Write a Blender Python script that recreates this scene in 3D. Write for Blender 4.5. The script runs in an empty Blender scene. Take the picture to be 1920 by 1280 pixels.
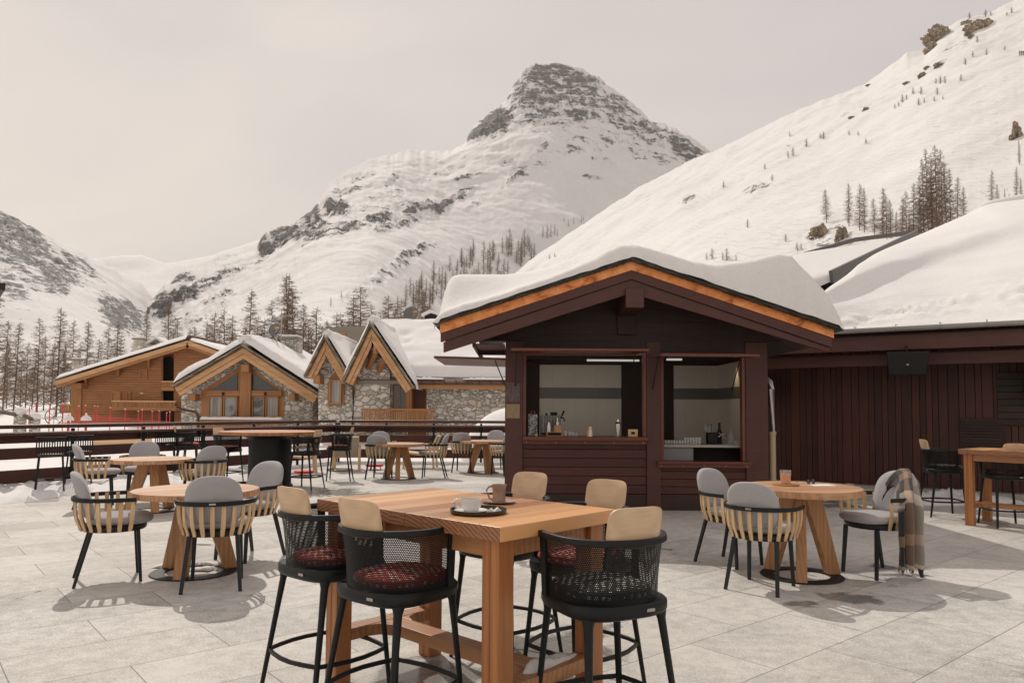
import bpy, math, random
from mathutils import Vector, Matrix, noise
from mathutils.bvhtree import BVHTree

S = bpy.context.scene
C = S.collection
R = math.radians
PI = math.pi

# ------------------------------------------------------------------ camera
F, HC, H0, TILT, ROLL = 1400.0, 1.5, 766.0, R(3.0), 0.006
CY = H0 - F * math.tan(TILT)
right0 = Vector((1, 0, 0)); fwd = Vector((0, math.cos(TILT), math.sin(TILT))); up0 = Vector((0, -math.sin(TILT), math.cos(TILT)))
camr = right0 * math.cos(ROLL) + up0 * math.sin(ROLL)
camu = up0 * math.cos(ROLL) - right0 * math.sin(ROLL)
CAM = Vector((0, 0, HC))
cam = bpy.data.cameras.new('camera'); co = bpy.data.objects.new('camera', cam); C.objects.link(co)
M = Matrix((camr, camu, -fwd)).transposed().to_4x4(); M.translation = CAM
co.matrix_world = M
cam.sensor_width = 36; cam.lens = F * 36 / 1920
cam.shift_y = (CY - 640) / 1920
cam.clip_start = 0.05; cam.clip_end = 20000
S.camera = co

def ray(px, py):
    return fwd + camr * ((px - 960) / F) + camu * ((CY - py) / F)
def G(px, py, z=0.0):                     # point at height z seen at a photo pixel
    d = ray(px, py); t = (z - HC) / d.z
    return CAM + d * t
def at(px, py, Y):                        # point at distance Y seen at a photo pixel
    d = ray(px, py); return CAM + d * (Y / d.y)
def proj(p):
    q = Vector(p) - CAM; d = q.dot(fwd)
    return 960 + F * q.dot(camr) / d, CY - F * q.dot(camu) / d

# ------------------------------------------------------------------ sky and sun
SUN_EL, SUN_AZ = R(47), R(-25)            # azimuth from +Y towards +X
S.world = bpy.data.worlds.new('World'); S.world.use_nodes = True
nt = S.world.node_tree; nt.nodes.clear()
out = nt.nodes.new('ShaderNodeOutputWorld'); mixs = nt.nodes.new('ShaderNodeMixShader')
b1 = nt.nodes.new('ShaderNodeBackground'); b2 = nt.nodes.new('ShaderNodeBackground')
sky = nt.nodes.new('ShaderNodeTexSky'); sky.sky_type = 'NISHITA'; sky.sun_disc = False
sky.sun_elevation = SUN_EL; sky.sun_rotation = SUN_AZ
b1.inputs[1].default_value = 0.10
nt.links.new(sky.outputs[0], b1.inputs[0])
tc = nt.nodes.new('ShaderNodeTexCoord')
mp = nt.nodes.new('ShaderNodeMapping'); mp.inputs['Scale'].default_value = (1.0, 1.0, 2.6)
nz = nt.nodes.new('ShaderNodeTexNoise'); nz.inputs['Scale'].default_value = 1.7; nz.inputs['Detail'].default_value = 5; nz.inputs['Roughness'].default_value = .45; nz.inputs['Distortion'].default_value = .5
nt.links.new(tc.outputs['Generated'], mp.inputs[0]); nt.links.new(mp.outputs[0], nz.inputs[0])
sep = nt.nodes.new('ShaderNodeSeparateXYZ'); nt.links.new(tc.outputs['Generated'], sep.inputs[0])
def wm(op, a, b):
    n = nt.nodes.new('ShaderNodeMath'); n.operation = op
    for i, v in enumerate((a, b)):
        if isinstance(v, (int, float)): n.inputs[i].default_value = v
        else: nt.links.new(v, n.inputs[i])
    return n.outputs[0]
# a bank of thin cloud: cream and bright low on the sun side, grey-mauve higher up
f = wm('ADD', wm('MULTIPLY', sep.outputs[0], .55), wm('MULTIPLY', sep.outputs[2], 1.35))
f = wm('ADD', f, wm('MULTIPLY', wm('SUBTRACT', nz.outputs[0], .5), 1.5))
ramp = nt.nodes.new('ShaderNodeValToRGB'); nt.links.new(f, ramp.inputs[0])
e = ramp.color_ramp.elements
e[0].position = -0.0; e[0].color = (.825, .735, .64, 1)
e[1].position = .95; e[1].color = (.61, .55, .535, 1)
e.new(.45).color = (.69, .62, .575, 1)
nt.links.new(ramp.outputs[0], b2.inputs[0]); b2.inputs[1].default_value = 1.08
mixs.inputs[0].default_value = .96
nt.links.new(b1.outputs[0], mixs.inputs[1]); nt.links.new(b2.outputs[0], mixs.inputs[2]); nt.links.new(mixs.outputs[0], out.inputs[0])
sl = bpy.data.lights.new('sun', 'SUN'); sl.energy = 2.6; sl.angle = R(.6); sl.color = (1, .93, .83)
so = bpy.data.objects.new('sun', sl); C.objects.link(so)
sd = Vector((math.sin(SUN_AZ) * math.cos(SUN_EL), math.cos(SUN_AZ) * math.cos(SUN_EL), math.sin(SUN_EL)))
so.rotation_euler = sd.to_track_quat('Z', 'Y').to_euler(); so.location = (0, 0, 60)
S.view_settings.view_transform = 'Standard'; S.view_settings.look = 'None'
S.view_settings.exposure = 0.0; S.view_settings.gamma = 1
S.cycles.max_bounces = 8; S.cycles.transparent_max_bounces = 24; S.cycles.caustics_reflective = False; S.cycles.caustics_refractive = False

# ------------------------------------------------------------------ materials
class NT:
    def __init__(s, name):
        s.m = bpy.data.materials.new(name); s.m.use_nodes = True; s.t = s.m.node_tree; s.t.nodes.clear()
        s.out = s.t.nodes.new('ShaderNodeOutputMaterial'); s.b = s.t.nodes.new('ShaderNodeBsdfPrincipled')
        s.t.links.new(s.b.outputs[0], s.out.inputs[0]); s._c = None
    def n(s, typ, **kw):
        n = s.t.nodes.new('ShaderNode' + typ)
        for k, v in kw.items(): setattr(n, k, v)
        return n
    def put(s, i, v):
        if v is None: return
        if hasattr(v, 'is_output') or isinstance(v, bpy.types.NodeSocket): s.t.links.new(v, i)
        else:
            if isinstance(v, (tuple, list)) and len(v) == 3 and len(i.default_value) == 4: v = (*v, 1)
            i.default_value = v
    def co(s, scale=(1, 1, 1), rot=(0, 0, 0), src='Object', off=None):
        t = s.n('TexCoord'); m = s.n('Mapping'); s.put(m.inputs['Scale'], scale); s.put(m.inputs['Rotation'], rot)
        s.t.links.new(t.outputs[src], m.inputs[0])
        if off is not None: s.put(m.inputs['Location'], off)
        return m.outputs[0]
    def noise(s, v, scale, detail=4, rough=.55, dist=0, col=False):
        n = s.n('TexNoise'); s.put(n.inputs['Scale'], scale); s.put(n.inputs['Detail'], detail); s.put(n.inputs['Roughness'], rough); s.put(n.inputs['Distortion'], dist)
        s.put(n.inputs[0], v); return n.outputs[1 if col else 0]
    def ramp(s, f, stops, interp='LINEAR'):
        r = s.n('ValToRGB'); s.put(r.inputs[0], f); el = r.color_ramp.elements; r.color_ramp.interpolation = interp
        for k, (p, c) in enumerate(stops):
            if isinstance(c, (int, float)): c = (c, c, c)
            x = el[k] if k < 2 else el.new(p)
            x.position = p; x.color = (*c, 1)
        return r.outputs[0]
    def math(s, op, a, b=None, c=None):
        n = s.n('Math', operation=op)
        for i, v in enumerate((a, b, c)):
            if v is not None: s.put(n.inputs[i], v)
        return n.outputs[0]
    def mix(s, f, a, b, mode='MIX'):
        n = s.n('Mix', data_type='RGBA', blend_type=mode); s.put(n.inputs[0], f); s.put(n.inputs[6], a); s.put(n.inputs[7], b); return n.outputs[2]
    def bump(s, h, strength=.3, dist=.01, normal=None):
        n = s.n('Bump'); s.put(n.inputs['Strength'], strength); s.put(n.inputs['Distance'], dist); s.put(n.inputs['Height'], h)
        if normal is not None: s.put(n.inputs['Normal'], normal)
        return n.outputs[0]
    def island(s): return s.n('NewGeometry').outputs['Random Per Island']
    def vm(s, op, a, b):
        n = s.n('VectorMath', operation=op); s.put(n.inputs[0], a); s.put(n.inputs[1], b); return n.outputs[0]
    def done(s, col=None, rough=.5, normal=None, metal=0, spec=None, **kw):
        s.put(s.b.inputs['Base Color'], col); s.put(s.b.inputs['Roughness'], rough); s.put(s.b.inputs['Normal'], normal); s.put(s.b.inputs['Metallic'], metal)
        if spec is not None: s.put(s.b.inputs['Specular IOR Level'], spec)
        for k, v in kw.items(): s.put(s.b.inputs[k.replace('_', ' ')], v)
        return s.m

def wood(name, dark, light, axis='X', scale=1.0, rough=.5, var=.45, fine=60, bump=.15, hue=None, src='Object'):
    k = NT(name)
    st = {'X': (.09, 1, 1), 'Y': (1, .09, 1), 'Z': (1, 1, .09)}[axis]
    isl = k.island()
    v0 = k.co(tuple(a * scale for a in st), src=src)
    off = k.n('CombineXYZ'); k.put(off.inputs[0], k.math('MULTIPLY', isl, 37.)); k.put(off.inputs[1], k.math('MULTIPLY', isl, 91.)); k.put(off.inputs[2], k.math('MULTIPLY', isl, 53.))
    v = k.vm('ADD', v0, off.outputs[0])
    a = k.noise(v, 9, 5, .6, 1.1); b = k.noise(v, fine, 3, .6)
    w = k.n('TexWave', wave_type='BANDS'); w.bands_direction = {'X': 'Y', 'Y': 'X', 'Z': 'X'}[axis]
    k.put(w.inputs['Scale'], 7.); k.put(w.inputs['Distortion'], 5.); k.put(w.inputs['Detail'], 2.); k.put(w.inputs['Detail Scale'], 1.2); k.put(w.inputs[0], v)
    g = k.math('ADD', k.math('MULTIPLY', a, .55), k.math('MULTIPLY', w.outputs[1], .22))
    g = k.math('ADD', g, k.math('MULTIPLY', b, .25))
    g = k.math('ADD', g, k.math('MULTIPLY', k.math('SUBTRACT', isl, .5), var))
    col = k.ramp(g, [(.15, dark), (.85, light)])
    if hue: 
        isl2 = k.math('FRACT', k.math('MULTIPLY', isl, 17.3))
        col = k.mix(k.math('MULTIPLY', isl2, .7), col, k.mix(1., col, hue, 'MULTIPLY'))
    return k.done(col, k.math('ADD', k.math('MULTIPLY', b, .2), rough - .1), k.bump(k.math('ADD', b, a), bump, .004))

def plain(name, col, rough=.5, metal=0, var=.15, scale=8, bump=.05, bscale=200, spec=None, **kw):
    k = NT(name); v = k.co(); n = k.noise(v, scale, 4)
    c2 = tuple(c * (1 - var) for c in col); c3 = tuple(min(1, c * (1 + var)) for c in col)
    return k.done(k.ramp(n, [(.3, c2), (.7, c3)]), rough, k.bump(k.noise(v, bscale, 2), bump, .003), metal, spec, **kw)

M_ = {}
M_['tabletop'] = wood('bar_tabletop_wood', (.26, .095, .035), (.66, .36, .165), 'X', 1.2, .42, .6, 70, .12, (1.0, .72, .62))
M_['tableleg'] = wood('table_leg_wood', (.25, .075, .022), (.54, .235, .08), 'Z', 1.2, .42, .3, 70, .12)
M_['tablebar'] = wood('table_rail_wood', (.25, .09, .035), (.56, .29, .125), 'X', 1.2, .45, .3, 70, .12)
M_['roundtop'] = wood('round_tabletop_wood', (.36, .165, .075), (.63, .38, .205), 'X', 1.2, .45, .5, 70, .12)
M_['splayleg'] = wood('splayed_leg_wood', (.29, .125, .045), (.56, .30, .125), 'Z', 1.2, .45, .4, 70, .15)
M_['slat'] = wood('chair_slat_wood', (.48, .29, .13), (.76, .55, .32), 'Z', 1.5, .5, .35, 80, .1)
M_['plaque'] = wood('backrest_wood', (.50, .34, .20), (.72, .53, .35), 'X', 1.5, .5, .2, 90, .1)
M_['lounge'] = wood('lounge_chair_wood', (.50, .33, .16), (.78, .60, .38), 'X', 1.5, .5, .2, 80, .1)
M_['chalet'] = wood('chalet_timber', (.25, .10, .035), (.50, .25, .10), 'X', .5, .65, .3, 20, .3)
M_['chaletz'] = wood('chalet_post_timber', (.25, .10, .035), (.52, .26, .10), 'Z', .5, .65, .3, 20, .3)
M_['beam'] = wood('bargeboard_timber', (.42, .22, .095), (.74, .46, .24), 'X', .5, .65, .4, 20, .3)

def black(name, col=(.007, .0075, .008), rough=.45):
    k = NT(name); v = k.co(); return k.done(col, k.math('ADD', k.math('MULTIPLY', k.noise(v, 30, 3), .2), rough - .1), k.bump(k.noise(v, 500, 2), .05, .001), 0, .32)
M_['black'] = black('black_plastic'); M_['metal'] = black('black_powder_coat', (.009, .0095, .010), .5)
M_['legmetal'] = black('dark_grey_aluminium', (.018, .020, .021), .45)
def fabric(name, col, sc=900):
    k = NT(name); v = k.co(); n = k.noise(v, sc * .35, 2, .7); m = k.noise(v, 6, 3)
    c = k.ramp(n, [(.3, tuple(x * .78 for x in col)), (.7, tuple(x * 1.18 for x in col))])
    c = k.mix(k.math('MULTIPLY', m, .25), c, tuple(x * .8 for x in col))
    return k.done(c, .9, k.bump(n, .5, .002), Sheen_Weight=.2)
M_['grey'] = fabric('grey_upholstery', (.40, .39, .40))
M_['beige'] = fabric('beige_outdoor_weave', (.42, .36, .29))
def dots(name, base, spot):
    k = NT(name); v = k.co((1, 1, 1), (0, 0, .6)); vo = k.n('TexVoronoi'); k.put(vo.inputs['Scale'], 33.); k.put(vo.inputs['Randomness'], .25); k.put(vo.inputs[0], v)
    n = k.noise(v, 90, 2)
    d = k.math('ADD', vo.outputs['Distance'], k.math('MULTIPLY', k.math('SUBTRACT', n, .5), .5))
    c = k.ramp(d, [(.25, spot), (.32, base)])
    return k.done(c, .85, k.bump(k.noise(v, 300, 2), .3, .002))
M_['red'] = dots('red_patterned_fabric', (.46, .035, .022), (.75, .62, .5))
M_['bw'] = dots('black_white_patterned_fabric', (.02, .02, .02), (.7, .68, .64))
# perforated shell: a real sheet with round holes, in metres of UV
def perforated():
    k = NT('perforated_black_shell')
    uv = k.n('TexCoord'); m = k.n('Mapping'); k.put(m.inputs['Scale'], (1 / .0080, 1 / .0080, 1)); k.t.links.new(uv.outputs['UV'], m.inputs[0])
    sp = k.n('SeparateXYZ'); k.t.links.new(m.outputs[0], sp.inputs[0])
    x, y = sp.outputs[0], sp.outputs[1]
    row = k.math('FLOOR', y); odd = k.math('MULTIPLY', k.math('MODULO', row, 2.), .5)
    fx = k.math('SUBTRACT', k.math('FRACT', k.math('ADD', x, odd)), .5); fy = k.math('SUBTRACT', k.math('FRACT', y), .5)
    r2 = k.math('ADD', k.math('MULTIPLY', fx, fx), k.math('MULTIPLY', fy, fy))
    hole = k.math('LESS_THAN', r2, .285 * .285)
    tr = k.n('BsdfTransparent'); mx = k.n('MixShader'); k.put(mx.inputs[0], hole)
    k.t.links.new(k.b.outputs[0], mx.inputs[1]); k.t.links.new(tr.outputs[0], mx.inputs[2]); k.t.links.new(mx.outputs[0], k.out.inputs[0])
    return k.done((.006, .0065, .007), .5, None, 0, .25)
M_['perf'] = perforated()
def painted(name, a, b, axis='X', rough=.6):
    k = NT(name); st = {'X': (.06, 1, 1), 'Z': (1, 1, .06)}[axis]; isl = k.island()
    v = k.co(st); n = k.noise(v, 45, 4, .65); m = k.noise(k.co(), 2.3, 6, .7)
    g = k.math('ADD', k.math('MULTIPLY', n, .6), k.math('ADD', k.math('MULTIPLY', m, .6), k.math('MULTIPLY', k.math('SUBTRACT', isl, .5), .45)))
    worn = k.ramp(k.noise(v, 16, 6, .8), [(.60, 0.), (.72, .5)])
    return k.done(k.mix(worn, k.ramp(g, [(.33, a), (.85, b)]), tuple(min(1, x * 1.9 + .01) for x in b)), rough, k.bump(n, .5, .005))
M_['brown'] = painted('dark_red_brown_boards', (.046, .012, .008), (.095, .026, .018))
M_['brownz'] = painted('dark_red_brown_vertical_boards', (.040, .0105, .006), (.088, .025, .016), 'Z')
M_['fascia'] = painted('red_brown_fascia_paint', (.070, .024, .018), (.11, .040, .031))
M_['varnish'] = painted('varnished_mahogany', (.10, .022, .010), (.19, .05, .022), 'X', .35)
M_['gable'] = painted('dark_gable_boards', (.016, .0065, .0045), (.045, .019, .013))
def copper():
    k = NT('aged_copper'); v = k.co(); n = k.noise(v, 5, 5, .65, .6); f = k.noise(v, 40, 3)
    return k.done(k.ramp(n, [(.32, (.30, .08, .025)), (.44, (.70, .23, .06)), (.66, (.92, .40, .15))]), k.math('ADD', k.math('MULTIPLY', f, .35), .2), k.bump(n, .2, .01), .35)
M_['copper'] = copper()
def slate():
    k = NT('dark_slate'); i = k.island(); n = k.noise(k.co(), 30, 4)
    c = k.ramp(k.math('ADD', k.math('MULTIPLY', i, .6), k.math('MULTIPLY', n, .4)), [(.2, (.012, .016, .014)), (.8, (.07, .075, .066))])
    return k.done(c, .55, k.bump(n, .5, .006))
M_['slate'] = slate()
def slate2():
    k = NT('weathered_stone_slates'); i = k.island(); n = k.noise(k.co(), 20, 4)
    c = k.ramp(k.math('ADD', k.math('MULTIPLY', i, .6), k.math('MULTIPLY', n, .4)), [(.2, (.13, .115, .09)), (.8, (.34, .30, .24))])
    return k.done(c, .8, k.bump(n, .5, .01))
M_['slate2'] = slate2()
def snow(name, s1=1.2, s2=14, st=.35, d=.08):
    k = NT(name); v = k.co(); a = k.noise(v, s1, 4, .55, .3); b = k.noise(v, s2, 5, .6)
    nb = k.bump(k.math('ADD', a, k.math('MULTIPLY', b, .30)), st, d)
    c = k.ramp(b, [(.3, (.735, .72, .705)), (.7, (.785, .77, .75))])
    return k.done(c, .85, nb, Subsurface_Weight=0.0)
M_['snow'] = snow('roof_snow'); M_['snowfar'] = snow('snow_ground_cover', .12, 1.6, .5, .6)
M_['snowdirty'] = snow('old_ground_snow', 3, 18, .6, .06)
def stone():
    k = NT('rubble_stone_masonry')
    v = k.co((1, 1, 1.5)); ds = k.noise(v, 1.6, 2, .5, 0, True); v2 = k.vm('ADD', v, k.vm('MULTIPLY', k.vm('SUBTRACT', ds, (.5, .5, .5)), (.35, .35, .35)))
    big = k.noise(v, .9, 2)
    def cells(sc):
        a = k.n('TexVoronoi', feature='DISTANCE_TO_EDGE'); b = k.n('TexVoronoi')
        for x in (a, b): k.put(x.inputs['Scale'], sc); k.put(x.inputs[0], v2); k.put(x.inputs['Randomness'], .85)
        return k.math('MULTIPLY', a.outputs['Distance'], 1 / sc), b.outputs['Color']
    d1, c1 = cells(2.3); d2, c2 = cells(4.2)
    sel = k.math('GREATER_THAN', big, .5)
    d = k.math('ADD', k.math('MULTIPLY', d1, sel), k.math('MULTIPLY', d2, k.math('SUBTRACT', 1., sel)))
    cc = k.mix(sel, c2, c1)
    s_ = k.n('SeparateColor'); k.put(s_.inputs[0], cc)
    n = k.noise(k.co(), 14, 5, .65)
    g = k.math('ADD', k.math('MULTIPLY', s_.outputs[0], .6), k.math('MULTIPLY', n, .45))
    col = k.ramp(g, [(.15, (.40, .37, .32)), (.42, (.62, .58, .52)), (.8, (.84, .80, .73))])
    col = k.mix(k.math('MULTIPLY', k.math('GREATER_THAN', s_.outputs[1], .8), .5), col, (.55, .43, .29))
    joint = k.ramp(d, [(.004, 0.), (.016, 1.)])
    col = k.mix(joint, (.19, .17, .145), col)
    hgt = k.math('ADD', k.math('MULTIPLY', k.ramp(d, [(.0, 0.), (.06, 1.)]), 1.), k.math('MULTIPLY', n, .45))
    return k.done(col, .85, k.bump(hgt, 1., .06))
M_['stone'] = stone()
def glass(name, tint=(.9, .93, .93), rough=.02):
    k = NT(name); k.done(tint, rough, None, 0, None, Transmission_Weight=1.0, IOR=1.45); return k.m
M_['glass'] = glass('clear_glass')
def pane(name, col=(.02, .025, .03)):
    k = NT(name); v = k.co(); n = k.noise(v, .9, 3)
    return k.done(col, .04, k.bump(n, .06, .05), 0, .9)
M_['pane'] = pane('dark_window_glass')
def curtain():
    k = NT('curtained_window'); v = k.co((1, 1, .02)); n = k.noise(v, 9, 3)
    return k.done(k.ramp(n, [(.35, (.16, .15, .13)), (.65, (.42, .40, .36))]), .12, None, 0, .8)
M_['curtain'] = curtain()
M_['steel'] = plain('galvanised_steel', (.42, .42, .40), .38, .85, .12, 12, .05)
M_['white'] = plain('white_porcelain', (.78, .76, .73), .18, 0, .03)
M_['greige'] = plain('tile_cream', (.40, .37, .32), .35, 0, .06, 3, .03)
M_['ceramic'] = plain('striped_stoneware', (.33, .22, .17), .35, 0, .25, 20, .1)
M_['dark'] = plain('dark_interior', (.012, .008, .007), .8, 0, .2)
M_['redpole'] = plain('red_plastic', (.62, .035, .03), .5, 0, .15)
M_['orange'] = plain('orange_net', (.70, .10, .06), .6, 0, .2)
M_['rust'] = plain('brown_rail_paint', (.085, .035, .028), .45, 0, .25, 12)
M_['downpipe'] = plain('brown_downpipe', (.14, .07, .045), .45, .4, .2)
M_['paper'] = plain('white_paper', (.75, .73, .70), .8, 0, .03)
M_['tea'] = plain('amber_tea', (.66, .22, .04), .1, 0, .05)
M_['traymetal'] = plain('dark_bronze_tray', (.06, .052, .042), .35, .7, .2)
M_['chrome'] = plain('polished_steel', (.62, .60, .57), .18, 1, .05)
M_['bark'] = plain('larch_bark', (.14, .105, .085), .9, 0, .35, 6, .4, 30)
M_['twig'] = plain('larch_twigs', (.23, .155, .105), .9, 0, .35, 3, 0)
M_['rockm'] = None
def paving():
    k = NT('granite_paving')
    v = k.co((1, 1, 1), (0, 0, R(-40)))
    br = k.n('TexBrick'); k.put(br.inputs[0], v); br.offset = .5; br.offset_frequency = 2
    k.put(br.inputs['Scale'], 1.); k.put(br.inputs['Brick Width'], 1.15); k.put(br.inputs['Row Height'], .6); k.put(br.inputs['Mortar Size'], .0035); k.put(br.inputs['Mortar Smooth'], .2)
    k.put(br.inputs['Color1'], (0, 0, 0)); k.put(br.inputs['Color2'], (1, 1, 1)); k.put(br.inputs['Mortar'], (.5, .5, .5)); k.put(br.inputs['Bias'], 0.)
    w = k.co()
    grain = k.math('ADD', k.math('MULTIPLY', k.noise(w, 62, 2, .9), .5), k.math('MULTIPLY', k.noise(w, 140, 1, .9), .5)); mid = k.noise(w, 9, 6, .7); big = k.noise(w, .9, 5, .6, .5); cloud = k.noise(w, .28, 3)
    sp_ = k.n('SeparateColor'); k.put(sp_.inputs[0], br.outputs[0])
    g = k.math('ADD', k.math('ADD', k.math('MULTIPLY', sp_.outputs[0], .10), .035), k.math('MULTIPLY', grain, .95))
    g = k.math('ADD', g, k.math('MULTIPLY', mid, .40)); g = k.math('ADD', g, k.math('MULTIPLY', big, .32))
    col = k.ramp(g, [(.72, (.24, .235, .22)), (.88, (.46, .445, .415)), (1.0, (.66, .64, .60))])
    col = k.mix(k.ramp(cloud, [(.35, 0.), (.65, .35)]), col, (.42, .37, .31), 'MIX')
    # damp stains that stay after the snow has melted
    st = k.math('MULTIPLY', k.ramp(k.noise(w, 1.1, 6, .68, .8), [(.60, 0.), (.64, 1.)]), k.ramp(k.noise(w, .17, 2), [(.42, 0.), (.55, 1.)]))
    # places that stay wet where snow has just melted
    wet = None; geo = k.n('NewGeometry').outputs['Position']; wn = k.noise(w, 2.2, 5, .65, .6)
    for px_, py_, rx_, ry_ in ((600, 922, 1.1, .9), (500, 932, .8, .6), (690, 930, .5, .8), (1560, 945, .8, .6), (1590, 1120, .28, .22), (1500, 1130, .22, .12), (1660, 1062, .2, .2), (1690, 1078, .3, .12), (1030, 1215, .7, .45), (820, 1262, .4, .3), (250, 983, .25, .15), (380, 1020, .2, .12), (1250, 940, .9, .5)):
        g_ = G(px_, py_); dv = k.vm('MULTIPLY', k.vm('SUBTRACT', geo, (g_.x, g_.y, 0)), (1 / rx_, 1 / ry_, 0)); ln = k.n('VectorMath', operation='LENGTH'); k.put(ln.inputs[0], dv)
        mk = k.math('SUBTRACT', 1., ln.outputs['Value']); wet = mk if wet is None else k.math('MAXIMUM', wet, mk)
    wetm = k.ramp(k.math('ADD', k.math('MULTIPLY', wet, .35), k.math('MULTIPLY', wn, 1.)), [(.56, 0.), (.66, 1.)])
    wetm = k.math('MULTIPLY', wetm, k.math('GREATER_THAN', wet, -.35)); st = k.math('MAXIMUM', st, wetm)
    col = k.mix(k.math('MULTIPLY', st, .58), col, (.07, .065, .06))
    white = k.ramp(k.noise(w, .8, 5, .7, 1.5), [(.62, 0.), (.75, .4)])
    col = k.mix(white, col, (.55, .53, .50))
    col = k.mix(k.math('MULTIPLY', br.outputs[1], .75), col, (.11, .10, .09))
    rough = k.math('SUBTRACT', .72, k.math('MULTIPLY', st, .5))
    h = k.math('SUBTRACT', k.math('MULTIPLY', k.math('ADD', grain, mid), .12), k.math('MULTIPLY', br.outputs[1], .6))
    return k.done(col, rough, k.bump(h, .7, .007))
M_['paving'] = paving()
def mountain_mat(name, sc, rockc=((.035, .035, .038), (.12, .112, .105), (.27, .235, .20)), bumpd=6., tracks=0., strat=(0, .25, 0)):
    k = NT(name); v = k.co()
    at_ = k.n('Attribute', attribute_name='rock').outputs['Fac']
    n1 = k.noise(v, .030 * sc, 9, .74, .2); n2 = k.noise(k.co((.3, .3, 2.0), strat), .05 * sc, 8, .74, .5)
    n = k.math('ADD', k.math('MULTIPLY', n1, .6), k.math('MULTIPLY', n2, .4))
    spk = k.noise(v, .30 * sc, 3, .8)
    nn = k.math('ADD', n, k.math('MULTIPLY', k.math('SUBTRACT', spk, .5), .24))
    mask = k.ramp(k.math('ADD', k.math('SUBTRACT', at_, nn), .5), [(.490, 0.), (.508, 1.)])
    n3 = k.noise(v, .10 * sc, 7, .78)
    rc = k.ramp(k.math('ADD', k.math('MULTIPLY', n3, .75), k.math('MULTIPLY', n2, .35)), [(.40, rockc[0]), (.54, rockc[1]), (.72, rockc[2])])
    sn = k.noise(v, .01 * sc, 6, .6)
    sc_ = k.ramp(sn, [(.3, (.71, .695, .68)), (.7, (.775, .76, .74))])
    fine = k.noise(v, .16 * sc, 6, .72)
    hs = k.math('ADD', k.math('MULTIPLY', k.math('MULTIPLY', k.math('ADD', n3, n1), .7), mask), k.math('ADD', k.math('MULTIPLY', fine, .17), k.math('MULTIPLY', n1, .12)))
    if tracks:
        for rot_, s_, seed_ in (((.3, .5, .2), .020, 0.), ((.9, .1, 1.3), .031, 5.)):
            w = k.n('TexWave', wave_type='BANDS', bands_direction='DIAGONAL'); k.put(w.inputs['Scale'], s_ * sc); k.put(w.inputs['Distortion'], 16.); k.put(w.inputs['Detail'], 4.); k.put(w.inputs['Detail Scale'], .45); k.put(w.inputs['Phase Offset'], seed_); k.put(w.inputs[0], k.co((1., .5, .35), rot_))
            tr = k.ramp(w.outputs[1], [(.0, 1.), (.045, 0.)]); hs = k.math('SUBTRACT', hs, k.math('MULTIPLY', tr, tracks))
    return k.done(k.mix(mask, sc_, rc), .85, k.bump(hs, .9, bumpd))
M_['mount'] = mountain_mat('snowy_rock_mountain', 1., bumpd=9.)
M_['slope'] = mountain_mat('snow_slope_with_outcrops', 4., rockc=((.05, .045, .04), (.20, .165, .12), (.36, .28, .19)), bumpd=1.8, tracks=.10)
M_['leftm'] = mountain_mat('grey_crag_mountain', 1.6, rockc=((.10, .10, .11), (.22, .215, .215), (.36, .34, .32)), bumpd=7.)

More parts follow.
